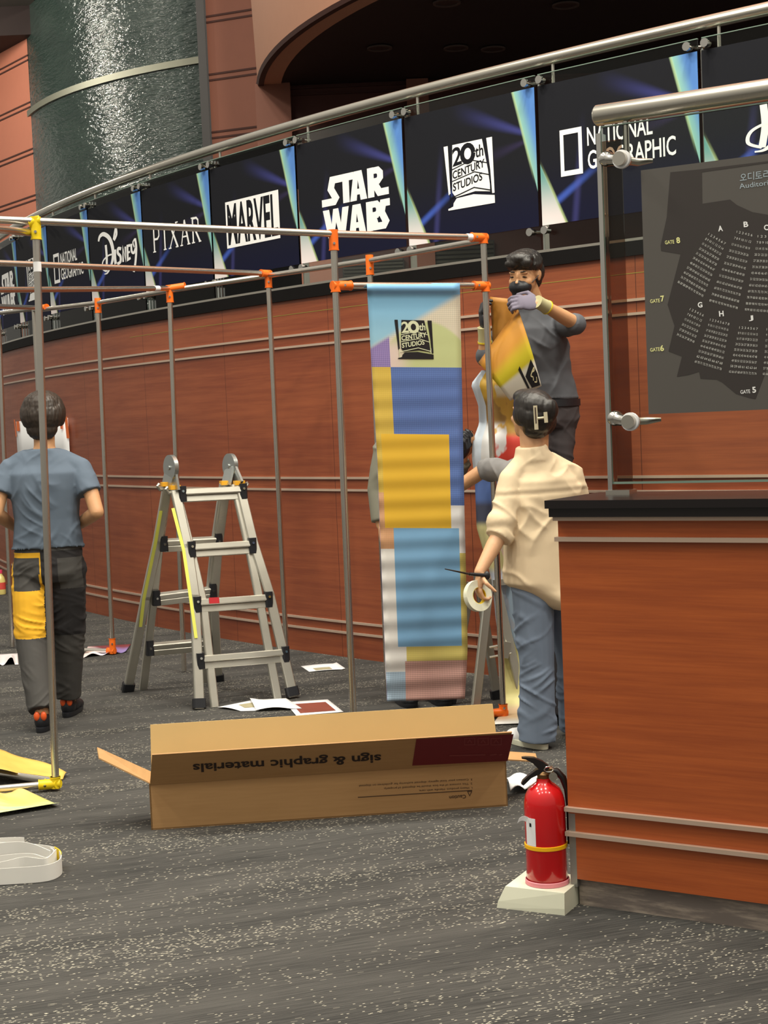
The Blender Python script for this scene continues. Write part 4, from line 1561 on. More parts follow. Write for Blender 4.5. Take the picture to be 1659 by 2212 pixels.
rows = [(800, 1040, 1112, 7.74), (830, 1017, 1126, 7.70), (875, 1033, 1136, 7.72), (915, 1035, 1140, 7.74), (950, 1022, 1142, 7.70), (985, 1019, 1142, 7.70), (1040, 1026, 1134, 7.72), (1140, 1030, 1118, 7.72), (1250, 1062, 1130, 7.74), (1330, 1070, 1140, 7.74), (1420, 1081, 1165, 7.72), (1500, 1084, 1205, 7.68), (1540, 1083, 1214, 7.60), (1572, 1064, 1216, 7.33)]


def hp(uu, vv):
    y = 800 + 772 * vv
    xl, xr, d = interp(rows, y)
    d += 0.03 * math.sin(uu * 9 + vv * 7) * (0.3 + 0.7 * (1 - abs(2 * vv - 1))) * (1 if vv < 0.93 else 0.2)
    p = at(xl + (xr - xl) * uu, y, d)
    if p.z < 0.006: p.z = 0.006
    return p


t = thing('draped_banner', at(1110, 1560, 7.4), 'yellow and white banner held up by the man on the platform, trailing onto the carpet', 'banner')
mb = MB()
mb.grid(hp, 16, 90, 0, 0.0015)
mb.build('cloth', M['held'], t, True, 180)


def tp(uu, vv, o=0.0):
    A, B_, C_ = (V((1033 + 85 * vv, 783 - 117 * vv)), V((1066 + 78 * vv, 818 - 82 * vv)), V((1102 + 68 * vv, 866 - 32 * vv)))
    p = A * (1 - uu) ** 2 * 1.0 + B_ * 2 * uu * (1 - uu) + C_ * uu * uu
    return at(p.x, p.y, 7.60 - 0.05 * math.sin(uu * PI) - 0.03 * vv + 0.05 * math.exp(-(uu / 0.06) ** 2) - o)


mb = MB()
mb.grid(tp, 20, 10, 0, 0.0015)
mb.build('folded_top', M['heldtop'], t, True, 180)
mb = MB()
mb.grid(lambda uu, vv: at(1059 + (56 - 10 * vv) * uu + 6 * vv, 641 + 6 * uu + 105 * vv, 7.72 - 0.03 * math.sin(uu * PI)), 8, 10, 0, 0.0015)
mb.build('rod_pocket', plain('amber_cloth', 168, 114, 38, 0.55, 0, 0.06), t, True, 180)
mb = MB()
ar = Art(mb, lambda x, y: tp(x, y, 0.004))
ar.poly([(0.66, 0.92), (0.80, 0.66), (0.97, 0.72), (0.985, 0.97), (0.85, 0.98)])
ar.poly([(0.63, 0.62), (0.66, 0.56), (0.97, 0.60), (0.97, 0.66)])
mb.build('emblem', M['ink'], t)
mb = MB()
ar = Art(mb, lambda x, y: tp(x, y, 0.006))
ar.stroke([(0.80, 0.86), (0.80, 0.92), (0.77, 0.93), (0.83, 0.80), (0.86, 0.84), (0.90, 0.82)], 0.018, 0, True)
ar.stroke([(0.88, 0.93), (0.93, 0.90), (0.92, 0.84)], 0.016, 0, True)
mb.build('emblem_letters', plain('pale_letters', 226, 214, 170, 0.6), t)


# ================================================================== THINGS ON THE CARPET
def sheet(name, label, cat, pix, mats, bump, group=None, nu=14, nv=10, lift=0.003, extra=None):
    """four floor pixels: left front, right front, right back, left back"""
    P = [onz(*q) for q in pix]
    mb = MB()

    def f(u_, v_):
        p = (P[0] * (1 - u_) + P[1] * u_) * (1 - v_) + (P[3] * (1 - u_) + P[2] * u_) * v_
        return V((p.x, p.y, lift + max(0, bump(u_, v_))))
    mb.grid(f, nu, nv, 0, 0.001)
    o = mb.build(name, mats[0], None, True, 180)
    tag(o, label, cat, group)
    if extra:
        for nm, u0, u1, v0, v1, mt in extra:
            mb = MB()
            mb.grid(lambda a_, b_: f(u0 + (u1 - u0) * a_, v0 + (v1 - v0) * b_) + V((0, 0, 0.0012)), 4, 4)
            mb.build(nm, mt, o, True, 180)
    return o


brownpic = plain('printed_picture', 128, 62, 48, 0.6, 0, 0.3)
tanpic = plain('printed_swatch', 168, 160, 130, 0.6, 0, 0.3)
sheet('paper_sheet', 'white paper sheet with small picture on the carpet by the wood wall', 'paper', [(668, 1452), (746, 1447), (727, 1434), (650, 1440)], [M['paper']], lambda a, b: 0.006 * (a > 0.9) * (a - 0.9) * 10 + 0.004 * abs(math.sin(a * 3)), None, 10, 6, 0.003, [('picture', 0.2, 0.66, 0.06, 0.42, tanpic)])
sheet('paper_sheet', 'white paper with small yellowish picture beside the ladder foot, leftmost behind the box', 'paper', [(520, 1537), (560, 1536), (552, 1512), (470, 1531)], [M['paper']], lambda a, b: 0.01 * math.sin(b * 2.5) * (1 - a), 'papers behind the box', 8, 8, 0.003, [('picture', 0.45, 0.9, 0.3, 0.75, tanpic)])
sheet('paper_sheet', 'blank white paper behind the box, between two pictured sheets', 'paper', [(553, 1538), (652, 1534), (618, 1512), (540, 1516)], [M['paper']], lambda a, b: 0.012 * math.sin(a * 4 + b * 2), 'papers behind the box', 8, 8, 0.010)
sheet('paper_sheet', 'white paper with a brown picture just behind the box', 'paper', [(640, 1548), (742, 1540), (708, 1513), (615, 1519)], [M['paper']], lambda a, b: 0.003, 'papers behind the box', 8, 8, 0.003, [('picture', 0.12, 0.88, 0.12, 0.8, brownpic)])
sheet('paper_sheet', 'crumpled white paper on the carpet between the box and the fire extinguisher', 'paper', [(1103, 1716), (1155, 1713), (1168, 1680), (1094, 1690)], [M['paper']], lambda a, b: 0.02 * abs(math.sin(a * 5 + b * 3)) + 0.01, None, 10, 8, 0.004)
m = Mt('pink_violet_print', rgb(230, 200, 200), 0.6)
u, v = m.uv()
m.col(m.mix((u + v * 0.6).sm(0.45, 0.8), m.mix(u.sm(0.0, 0.4), rgb(240, 216, 212), rgb(232, 226, 240)), m.mix(v.sm(0.2, 0.8), rgb(150, 130, 190), rgb(122, 50, 54))))
sheet('floor_banner', 'pink and maroon banner lying flat by the orange elbow of the pipe frame', 'banner', [(178, 1422), (272, 1410), (283, 1392), (190, 1397)], [m], lambda a, b: 0.022 * math.sin(a * 7) ** 2 * (1 - b), None, 24, 10)
sheet('floor_banner', 'white banner with curled end on the carpet left of the walking man', 'banner', [(-20, 1440), (40, 1436), (38, 1412), (-20, 1415)], [plain('pale_banner', 222, 214, 216, 0.6, 0, 0.05)], lambda a, b: 0.05 * math.sin(a * 5 + 1) ** 2 * (1 - b) * (a < 0.85), None, 16, 8)
sheet('paper_sheet', 'white paper bundle on the carpet seen between the walking man\'s legs', 'paper', [(98, 1434), (130, 1432), (128, 1398), (95, 1400)], [M['paper']], lambda a, b: 0.03 * (b > 0.5), None, 6, 8)

m = Mt('yellow_banner_print', rgb(236, 206, 96), 0.5)
u, v = m.uv()
m.col(m.mix(m.noise(m.vec(u * 2.0, v * 2.0, 0.0), 1.5, 2.0).sm(0.3, 0.8), rgb(222, 184, 92), rgb(208, 168, 80)))
P_ = [onz(-60, 1712), onz(146, 1683), onz(14, 1648), onz(-70, 1668)]
sheet('floor_banner', 'yellow banner lying on the carpet behind the yellow pipe joint', 'banner', [(-60, 1708), (136, 1686), (146, 1676), (-20, 1648)], [m], lambda a, b: 0.075 + 0.012 * math.sin(a * 6 + b * 3) - 0.07 * max(0, a - 0.2) / 0.8, None, 24, 14, 0.004)
m = Mt('lime_banner_print', rgb(220, 222, 110), 0.5)
u, v = m.uv()
nn = m.noise(m.vec(u * 1.0, v * 5.0, 0.0), 2.0, 2.0)
m.col(m.mix((v + nn * 0.5).sm(0.25, 0.7), m.mix(nn.sm(0.3, 0.6), rgb(160, 196, 172), rgb(204, 208, 140)), m.mix(v.sm(0.5, 0.9), rgb(196, 192, 108), rgb(214, 190, 118))))
sheet('floor_banner', 'yellow-green banner with hemmed edge crumpled on the carpet in front of the yellow joint', 'banner', [(-70, 1778), (129, 1744), (60, 1716), (-70, 1722)], [m], lambda a, b: 0.004 + 0.10 * max(0, 1 - a * 1.35) * math.sin(min(1, b * 1.5) * PI / 2) + 0.02 * math.sin(a * 9) * b + 0.012 * math.exp(-(b / 0.08) ** 2), None, 30, 20, 0.004)

# white strap bundle
t = thing('strap_bundle', onz(40, 1890), 'looped bundle of white plastic strap on the carpet at the left edge', 'strap')


def ribbon(pp, h, nm, mat, zs=None, curve=True):
    mb = MB()
    P2 = [V((p[0], p[1], p[2] if len(p) > 2 else 0.0)) for p in pp]
    Q_ = []
    for i in range(len(P2) - 1):
        a_, b_, c_, d_ = P2[max(i - 1, 0)], P2[i], P2[i + 1], P2[min(i + 2, len(P2) - 1)]
        for k in range(8):
            f = k / 8
            Q_.append(0.5 * ((2 * b_) + (c_ - a_) * f + (2 * a_ - 5 * b_ + 4 * c_ - d_) * f * f + (3 * b_ - a_ - 3 * c_ + d_) * f ** 3))
    Q_.append(P2[-1])
    n = len(Q_) - 1

    def f(u_, v_):
        i = min(n, int(round(u_ * n)))
        g = onz(Q_[i].x, Q_[i].y)
        return V((g.x, g.y, 0.002 + Q_[i].z + h * v_))
    mb.grid(f, n, 2, 0, 0.0022)
    return mb.build(nm, mat, t, True, 60)


strap = plain('white_strap', 236, 234, 228, 0.45, 0, 0.03)
ribbon([(-60, 1916), (30, 1911), (100, 1905), (130, 1893), (134, 1878), (118, 1864), (60, 1856), (-40, 1852)], 0.055, 'outer_loop', strap)
ribbon([(-60, 1890), (20, 1878), (70, 1876), (100, 1884), (118, 1876), (110, 1862), (50, 1852), (-40, 1850)], 0.05, 'inner_loop', strap)
ribbon([(-60, 1905), (10, 1890), (55, 1880), (100, 1890, 0.01), (124, 1872, 0.015)], 0.045, 'inner_loop', strap)
ribbon([(-50, 1866, 0.02), (30, 1862, 0.03), (70, 1866, 0.03), (110, 1876, 0.02)], 0.04, 'inner_loop', strap)
ribbon([(-50, 1850, 0.03), (20, 1846, 0.03), (54, 1846, 0.03)], 0.03, 'loose_end', strap)
ribbon([(134.5, 1882), (134, 1876), (128, 1869), (120, 1864.5)], 0.057, 'yellow_tape', M['yellowp'])['label'] = 'yellow tape round the strap'

# bottle at the far left
bt = onz(3, 1284)
t = thing('juice_bottle', bt, 'small juice bottle with pink cap on the carpet at the far left', 'bottle')
mb = MB()
mb.lathe([(0, 0.002), (0.042, 0.002), (0.045, 0.01), (0.045, 0.13), (0.035, 0.165), (0.018, 0.19), (0.018, 0.2), (0, 0.2)], bt, 24)
mb.build('body', plain('juice_yellow', 232, 214, 130, 0.25, 0, 0.15), t, True)
mb = MB()
mb.lathe([(0.0455, 0.05), (0.0458, 0.05), (0.0458, 0.115), (0.0455, 0.115)], bt, 24, 0, False)
mb.build('label', plain('bottle_label', 208, 76, 66, 0.5, 0, 0.5), t, True)
mb = MB()
mb.lathe([(0, 0.2), (0.021, 0.2), (0.021, 0.232), (0, 0.232)], bt, 20)
mb.build('cap', plain('pink_cap', 232, 70, 110, 0.4), t, True)

# paper taped on the wall
def wallhit(x, y):
    d = ray(x, y)
    lo = 0.5
    o = V((WC.x, WC.y))
    A = d.x * d.x + d.y * d.y
    Bq = -2 * (d.x * o.x + d.y * o.y)
    Cq = o.dot(o) - WR * WR
    k = (-Bq - math.sqrt(max(0, Bq * Bq - 4 * A * Cq))) / (2 * A)
    return CAM + d * k


q0, q1 = wallhit(45, 975), wallhit(158, 972)
zt = wallhit(100, 906).z
zb = 0.62
nrm = V((q1.y - q0.y, -(q1.x - q0.x), 0)).normalized()
if nrm.y > 0: nrm = -nrm
f_ = lambda a_, b_, o_=0.05: V((q0.x + (q1.x - q0.x) * a_, q0.y + (q1.y - q0.y) * a_, zb + (zt - zb) * b_)) + nrm * (0.012 + o_)
t = thing('wall_notice', f_(0.5, 0), 'white paper sheet taped on the wood wall behind the walking man\'s head', 'paper')
mb = MB()
mb.grid(lambda a_, b_: f_(a_, b_, 0.02 + 0.004 * math.sin(a_ * 6)), 8, 4, 0, 0.001)
mb.build('sheet', M['paper'], t, True, 180)
for a0, a1, b0, b1, sh in ((-0.02, 0.0, 0.86, 1.02, 0.02), (0.03, 0.09, 0.91, 1.0, 0), (0.88, 0.92, 0.91, 1.0, 0), (0.96, 1.01, 0.83, 1.01, 0.02)):
    mb = MB()
    mb.poly([f_(a0 + sh, b0, 0.028), f_(a1 + sh, b0, 0.028), f_(a1, b1, 0.028), f_(a0, b1, 0.028)])
    mb.build('tape_strip', M['orange'], t)

# ================================================================== WORK PLATFORM UNDER THE MAN
w0 = onz(1016, 1512)
wy = 7.82
t = thing('work_platform', V((0.9, 7.95, 0)), 'low aluminium work platform with splayed legs behind the hanging banners', 'platform')
DZ = 0.665
A0, A1 = at(1044, 1240, wy), at(1222, 1240, wy + 0.16)
A0.z = A1.z = DZ
du = (A1 - A0).normalized()
dv = V((-du.y, du.x, 0))
mb = MB()
p = [A0 - dv * 0.13, A1 - dv * 0.13, A1 + dv * 0.13, A0 + dv * 0.13]
mb.hexa([q + V((0, 0, -0.03)) for q in p] + p)
mb.build('deck', M['alu'], t)
for q, s0, s1, sy in ((A0, -0.125, 0.10, 1), (A1, -0.1, 0.125, 1)):
    for dd in (-0.11, 0.11):
        for sx in (s0, s1):
            top = q + dv * dd + V((0, 0, -0.03)) + du * (0.02 if sx > 0 else -0.02)
            bot = V((top.x, top.y, 0)) + du * sx + dv * dd * 0.5
            mb = MB()
            mb.bar(bot + V((0, 0, 0.03)), top, 0.045, 0.025, dv, 0, 0.004)
            o = mb.build('leg', M['alu'], t)
            mb = MB()
            mb.bar(bot, bot + (top - bot) * 0.08, 0.055, 0.035, dv, 0, 0.005)
            mb.build('foot', M['blackp'], o)
for q in (A0, A1):
    mb = MB()
    for zz_ in (0.33, 0.28):
        mb.tube([V((q.x, q.y, zz_)) - dv * 0.15 - du * 0.05, V((q.x, q.y, zz_ + 0.01)) - dv * 0.15 + du * 0.07], 0.006, 8)
    mb.bar(V((q.x, q.y, 0.27)) - dv * 0.15 + du * 0.03, V((q.x, q.y, 0.35)) - dv * 0.15 + du * 0.05, 0.04, 0.02, dv)
    mb.build('locking_brace', M['alu'], t)

# ================================================================== PEOPLE
def remesh(mb, name, voxel, mats, smooth=4, disp=None):
    me = mb.mesh(name, [])
    o = bpy.data.objects.new('work', me)
    COL.objects.link(o)
    r = o.modifiers.new('r', 'REMESH')
    r.mode = 'VOXEL'
    r.voxel_size = voxel
    r.use_smooth_shade = True
    if smooth:
        s_ = o.modifiers.new('s', 'SMOOTH')
        s_.iterations = smooth
        s_.factor = 0.5
    bpy.context.view_layer.update()
    m2 = bpy.data.meshes.new_from_object(o.evaluated_get(bpy.context.evaluated_depsgraph_get()))
    bpy.data.objects.remove(o)
    bpy.data.meshes.remove(me)
    m2.name = name
    m2.materials.clear()
    for k in mats: m2.materials.append(k.m)
    if disp:
        ns = [v_.normal.copy() for v_ in m2.vertices]
        for v_, n_ in zip(m2.vertices, ns):
            v_.co += n_ * disp(v_.co, n_)
    m2.polygons.foreach_set('use_smooth', [True] * len(m2.polygons))
    m2.update()
    return m2


def ring(c, rx, ry, xd, n=28, e=0.85):
    yd = V((-xd.y, xd.x, 0))
    out = []
    for k in range(n):
        a_ = 2 * PI * k / n
        ca, sa_ = math.cos(a_), math.sin(a_)
        out.append(V(c) + xd * rx * math.copysign(abs(ca) ** e, ca) + yd * ry * math.copysign(abs(sa_) ** e, sa_))
    return out


def hand(mb, wr, d, n, curl=0.9, side=1, sc_=1.0, curls=None, thumb=0.5):
    """wrist, direction wrist to knuckles, palm normal; four fingers and a thumb"""
    d, n = V(d).normalized(), V(n)
    n = (n - d * n.dot(d)).normalized()
    s_ = d.cross(n) * side
    k = sc_
    palm = V(wr) + d * 0.047 * k
    R_ = Matrix((s_, d, n)).transposed()
    mb.ell(palm, (0.040 * k, 0.050 * k, 0.015 * k), R_)
    mb.ell(V(wr) + d * 0.082 * k, (0.039 * k, 0.016 * k, 0.013 * k), R_)
    mb.ell(V(wr) + d * 0.03 * k + s_ * 0.022 * k + n * 0.008 * k, (0.016 * k, 0.026 * k, 0.014 * k), R_)
    for i, (off, L) in enumerate(((0.029, 0.072), (0.010, 0.080), (-0.010, 0.074), (-0.028, 0.058))):
        cu_ = (curls[i] if curls else curl + 0.08 * i)
        p_ = V(wr) + (d * 0.088 + s_ * off) * k
        ang = cu_ * 0.45
        pts = [p_]
        for seg, f in enumerate((0.46, 0.30, 0.24)):
            dd = d * math.cos(ang) + n * math.sin(ang) + s_ * off * 1.2
            p_ = p_ + dd.normalized() * L * f * k
            pts.append(p_)
            ang += cu_ * 0.75
        mb.limb(pts, [0.0092 * k, 0.0086 * k, 0.0078 * k, 0.0066 * k], 10)
    p_ = V(wr) + (d * 0.026 + s_ * 0.032 + n * 0.004) * k
    t1 = (s_ * 0.75 + d * 0.65 + n * 0.3 * thumb).normalized()
    t2 = (s_ * 0.25 + d * 0.8 + n * 0.9 * thumb).normalized()
    mb.limb([p_, p_ + t1 * 0.036 * k, p_ + t1 * 0.036 * k + t2 * 0.030 * k, p_ + t1 * 0.036 * k + t2 * 0.054 * k], [0.0125 * k, 0.011 * k, 0.0098 * k, 0.0075 * k], 10)


def headframe(c, yaw, pitch, roll=0.0, s_=1.0):
    R_ = Matrix.Rotation(yaw, 3, 'Z') @ Matrix.Rotation(pitch, 3, 'X') @ Matrix.Rotation(roll, 3, 'Y')
    c = V(c)
    return (lambda x, y, z: c + R_ @ V((x * s_, y * s_, z * s_))), R_, s_


def head(mb, hf, R_, s_):
    def el(c, r): mb.ell(hf(*c), [q * s_ for q in r], R_)
    el((0, 0.018, 0.035), (0.073, 0.092, 0.080))
    el((0, -0.022, -0.015), (0.064, 0.066, 0.085))
    el((0, -0.036, -0.068), (0.046, 0.048, 0.036))
    el((0, -0.066, -0.092), (0.022, 0.018, 0.018))
    el((0, -0.080, 0.004), (0.010, 0.016, 0.030))
    el((0, -0.094, -0.022), (0.013, 0.014, 0.013))
    el((0.012, -0.086, -0.027), (0.009, 0.010, 0.008)); el((-0.012, -0.086, -0.027), (0.009, 0.010, 0.008))
    for q in (-1, 1):
        el((q * 0.028, -0.072, 0.026), (0.026, 0.013, 0.009))
        el((q * 0.040, -0.058, -0.022), (0.022, 0.020, 0.022))
        el((q * 0.031, -0.068, 0.006), (0.017, 0.010, 0.010))
        el((q * 0.074, 0.012, 0.000), (0.007, 0.019, 0.030))
        el((q * 0.079, 0.018, 0.006), (0.006, 0.014, 0.020))
    el((0, -0.078, -0.056), (0.022, 0.010, 0.006)); el((0, -0.076, -0.066), (0.019, 0.010, 0.007))


def rdg(p, fx, fy, fz, sd):
    return 1 - 2 * abs(noise.noise(V((p.x * fx + sd, p.y * fy, p.z * fz))))


def person(label, J, hf, loc, skin, shirtmat, trmat, shoemat, sleeve=0.5, hem=None, bulk=1.0, shirt_extra=None, legr=(0.085, 0.062, 0.055), trouserhem=0.06, feetdir=((0, 1), (0, 1)), hands=None, hidden_hands=False, shirtdisp=None, trdisp=None, vox=0.006, shirtlow=0.0, trsplit=None, shoe_extra=None):
    t = thing('person', loc, label, 'person')
    xd = V((J['shR'].x - J['shL'].x, J['shR'].y - J['shL'].y, 0)).normalized()
    hipc = (J['hipL'] + J['hipR']) / 2
    shc = (J['shL'] + J['shR']) / 2
    neck = J['neck']
    hx = V((J['hipR'].x - J['hipL'].x, J['hipR'].y - J['hipL'].y, 0)).normalized()
    mid = hipc.lerp(shc, 0.42)
    if 'waist' in J: mid = J['waist']
    sw = (J['shR'] - J['shL']).length / 2

    def torso(mb, g, low):
        lo = hipc + V((0, 0, -low))
        L = [(lo, 0.165 * bulk + g * 1.3, 0.112 * bulk + g * 1.3, hx), (hipc.lerp(mid, 0.3), 0.160 * bulk + g, 0.108 * bulk + g, hx), (mid, 0.145 * bulk + g, 0.100 * bulk + g, (hx + xd).normalized()),
             (mid.lerp(shc, 0.55), 0.160 * bulk + g, 0.112 * bulk + g, xd), (mid.lerp(shc, 0.85), sw * 0.93 + g, 0.105 * bulk + g, xd), (shc + V((0, 0, 0.0)), sw * 0.80 + g, 0.080 * bulk + g, xd),
             (shc.lerp(neck, 0.45) + V((0, 0, 0.008)), sw * 0.56 + g, 0.066 + g, xd), (shc.lerp(neck, 0.85), 0.066 + g, 0.060 + g, xd)]
        mb.rings([ring(c_, a_, b_, d_) for c_, a_, b_, d_ in L])
    # body: one continuous surface
    mb = MB()
    torso(mb, -0.012, 0.02)
    mb.limb([shc.lerp(neck, 0.6), neck, hf(0, 0.012, -0.045)], [0.060, 0.054, 0.054], 16)
    head(mb, *HFP(hf))
    for S in 'LR':
        mb.limb([neck + V((0, 0, -0.045)), J['sh' + S] + V((0, 0, -0.022))], [0.045, 0.042], 14)
        mb.limb([J['sh' + S] + V((0, 0, -0.022)), J['sh' + S].lerp(J['el' + S], 0.5), J['el' + S], J['el' + S].lerp(J['wr' + S], 0.35), J['wr' + S]], [0.040, 0.041, 0.037, 0.036, 0.025], 14)
        mb.limb([J['hip' + S], J['kn' + S], J['an' + S]], [0.070, 0.048, 0.036], 14)
        fd = V((feetdir[0 if S == 'L' else 1][0], feetdir[0 if S == 'L' else 1][1], 0)).normalized()
        mb.limb([J['an' + S] + V((0, 0, -0.02)), J['an' + S] + fd * 0.10 + V((0, 0, -0.035))], [0.034, 0.028], 10)
        hd = (hands or {}).get(S)
        if hd: hand(mb, J['wr' + S], *hd[:2], **hd[2])
        else:
            f = (J['wr' + S] - J['el' + S]).normalized()
            hand(mb, J['wr' + S], f, V((0.3 if S == 'L' else -0.3, 0.2, 0.8)), 0.7, 1 if S == 'L' else -1)
    link('body', remesh(mb, 'body', vox * 0.85, [skin], 4), t, True, 180)
    # shirt
    mb = MB()
    low = shirtlow
    torso(mb, 0.012, low)
    for S in 'LR':
        a_, b_, c_ = J['sh' + S], J['el' + S], J['wr' + S]
        a_ = a_ + V((0, 0, -0.026)) + (shc - a_) * 0.06
        mb.limb([neck + V((0, 0, -0.055)), neck.lerp(a_, 0.5) + V((0, 0, -0.012)), a_], [0.054, 0.056, 0.058 * bulk], 16)
        if sleeve <= 1:
            e_ = a_.lerp(b_, sleeve)
            mb.limb([a_, a_.lerp(b_, 0.25)], [0.059 * bulk, 0.062 * bulk], 14)
            mb.tube([a_.lerp(b_, 0.2), e_], [0.062 * bulk, 0.062 * bulk], 18)
        else:
            e_ = b_.lerp(c_, sleeve - 1)
            mb.limb([a_, a_.lerp(b_, 0.5), b_], [0.060 * bulk, 0.061 * bulk, 0.056 * bulk], 16)
            mb.tube([b_, e_], [0.055 * bulk, 0.050 * bulk], 18)
    if shirt_extra: shirt_extra(mb)
    link('shirt', remesh(mb, 'shirt', vox, [shirtmat], 9, shirtdisp), t, True, 180)
    # trousers
    mb = MB()
    top = hipc.lerp(mid, 0.55)
    mb.rings([ring(top, 0.152 * bulk, 0.108 * bulk, hx), ring(hipc, 0.170 * bulk, 0.118 * bulk, hx), ring(hipc + V((0, 0, -0.06)), 0.168 * bulk, 0.118 * bulk, hx), ring(hipc + V((0, 0, -0.10)), 0.150 * bulk, 0.10 * bulk, hx)])
    for S in 'LR':
        a_, b_, c_ = J['hip' + S], J['kn' + S], J['an' + S]
        end = c_ + V((0, 0, -(c_.z - J['floor' + S] - trouserhem)))
        mb.limb([a_ + V((0, 0, -0.03)), a_.lerp(b_, 0.5), b_], [legr[0], (legr[0] + legr[1]) / 2 + 0.006, legr[1]], 18)
        mb.tube([b_, b_.lerp(end, 0.5), end], [legr[1], (legr[1] + legr[2]) / 2, legr[2]], 20)
    me = remesh(mb, 'trousers', vox, trmat if isinstance(trmat, list) else [trmat], 3, trdisp)
    if trsplit:
        for p_ in me.polygons: p_.material_index = trsplit(p_.center)
    link('trousers', me, t, True, 180)
    for i, S in enumerate('LR'):
        fd = V((feetdir[i][0], feetdir[i][1], 0)).normalized()
        sd = V((-fd.y, fd.x, 0))
        R_ = Matrix((fd, sd, V((0, 0, 1)))).transposed()
        f0 = V((J['an' + S].x, J['an' + S].y, J['floor' + S]))
        mb = MB()
        mb.ell(f0 + fd * 0.0 + V((0, 0, 0.055)), (0.052, 0.040, 0.055), R_)
        mb.ell(f0 + fd * 0.07 + V((0, 0, 0.048)), (0.085, 0.043, 0.045), R_)
        mb.ell(f0 + fd * 0.14 + V((0, 0, 0.036)), (0.070, 0.046, 0.034), R_)
        so = link('shoe', remesh(mb, 'shoe', 0.005, [shoemat], 3), t, True, 180)
        mb = MB()
        outl = []
        for k in range(24):
            a_ = 2 * PI * k / 24
            x_ = 0.072 + 0.138 * math.cos(a_)
            y_ = (0.043 + 0.006 * math.cos(a_)) * math.copysign(abs(math.sin(a_)) ** 0.75, math.sin(a_))
            outl.append((x_, y_))
        mb.rings([[f0 + fd * x_ * k_ + sd * y_ * k_ + V((0, 0, z_)) for x_, y_ in outl] for z_, k_ in ((0.002, 0.97), (0.012, 1.0), (0.026, 1.0))])
        mb.build('sole', M['blackp'] if not shoe_extra else shoe_extra[0], so, True, 50)
        if shoe_extra and len(shoe_extra) > 1:
            mb = MB()
            for q in (-1, 1):
                mb.ell(f0 - fd * 0.041 + sd * q * 0.017 + V((0, 0, 0.082)), (0.012, 0.016, 0.024), R_)
            mb.build('heel_patch', shoe_extra[1], so, True, 180)
    return t


HFS = {}
def HFP(hf): return HFS[id(hf)]
def mkhead(c, yaw, pitch=0.0, roll=0.0, s_=1.0):
    hf, R_, k = headframe(c, yaw, pitch, roll, s_)
    HFS[id(hf)] = (hf, R_, k)
    return hf


def hair(t, hf, ells, mat, amp=0.004, fr=60, sd=0):
    mb = MB()
    _, R_, k = HFP(hf)
    for c, r in ells:
        mb.ell(hf(*c), [q * k for q in r], R_)
    cc = hf(0, 0, 0.03)

    def disp(p, n_):
        q = p - cc
        return amp * (0.6 * rdg(q, fr * 1.6, fr * 1.6, fr * 0.18, sd) + 0.5 * rdg(q, fr * 2.6, fr * 2.6, fr * 0.4, sd + 4))
    return link('hair', remesh(mb, 'hair', 0.0045, [mat], 7, disp), t, True, 180)


def fold(amp, fx, fz, sd, tilt=0.6):
    d1 = V((tilt, 0, 1)).normalized(); p1 = V((1, 0, -tilt)).normalized()
    d2 = V((-tilt * 1.2, 0, 1)).normalized(); p2 = V((1, 0, tilt * 1.2)).normalized()

    def d(p, n_):
        q = p + noise.noise_vector(p * 5 + V((sd, 0, 0))) * 0.055
        out = 0
        for k, (a_, b_) in enumerate(((d1, p1), (d2, p2))):
            nz = noise.noise(V((q.dot(a_) * fz, q.dot(b_) * fx * 0.35 + sd, q.y * fx * 0.5 + k * 7)))
            msk = min(1, max(0, noise.noise(p * 6.5 + V((sd + k * 13, 3, 0))) * 1.8 + 0.35))
            out += max(0, 1 - 2.6 * abs(nz)) ** 2 * msk
        return amp * (out - 0.25)
    return d


hairmat = Mt('black_hair', rgb(30, 27, 26), 0.42)
x, y, z = hairmat.obj()
nn = hairmat.noise(hairmat.vec(x * 90.0, y * 90.0, z * 14.0), 2.0, 3.0)
hairmat.col(hairmat.mix(nn, rgb(18, 16, 16), rgb(48, 43, 40)))
hairbrown = Mt('dark_brown_hair', rgb(44, 36, 30), 0.45)
x, y, z = hairbrown.obj()
nn = hairbrown.noise(hairbrown.vec(x * 80.0, y * 80.0, z * 16.0), 2.0, 3.0)
hairbrown.col(hairbrown.mix(nn, rgb(26, 22, 20), rgb(66, 54, 45)))


def cloth(name, r, g, b, var=0.08, sc_=14):
    m_ = Mt(name, rgb(r, g, b), 0.85)
    x, y, z = m_.obj()
    k = m_.noise(m_.vec(x, y, z), float(sc_), 4.0)
    c_ = rgb(r, g, b)
    m_.col(m_.mix(k, tuple(q * (1 - var) for q in c_[:3]) + (1,), tuple(q * (1 + var) for q in c_[:3]) + (1,)))
    return m_


# --- man walking away on the left
g = lambda x, y, d: at(x, y, d)
J = dict(neck=g(96, 962, 7.9), shL=g(16, 1006, 7.9), shR=g(178, 1002, 7.9), elL=g(-10, 1108, 7.82), elR=g(209, 1106, 7.82), wrL=g(38, 1142, 8.08), wrR=g(160, 1140, 8.08),
         hipL=g(66, 1215, 7.92), hipR=g(144, 1215, 7.92), knL=g(68, 1382, 7.84), knR=g(148, 1382, 8.0), waist=g(101, 1120, 7.9))
aL, aR = onz(88, 1583), onz(145, 1550)
J['anL'] = V((aL.x, aL.y + 0.05, 0.10)); J['anR'] = V((aR.x, aR.y + 0.05, 0.10)); J['floorL'] = J['floorR'] = 0.0
hf = mkhead(g(95, 903, 7.93), PI, 0.05)
black_tr, grey_tr, yel_tr = cloth('black_work_cloth', 34, 32, 34), cloth('grey_work_cloth', 66, 64, 62), cloth('yellow_work_cloth', 226, 170, 36)


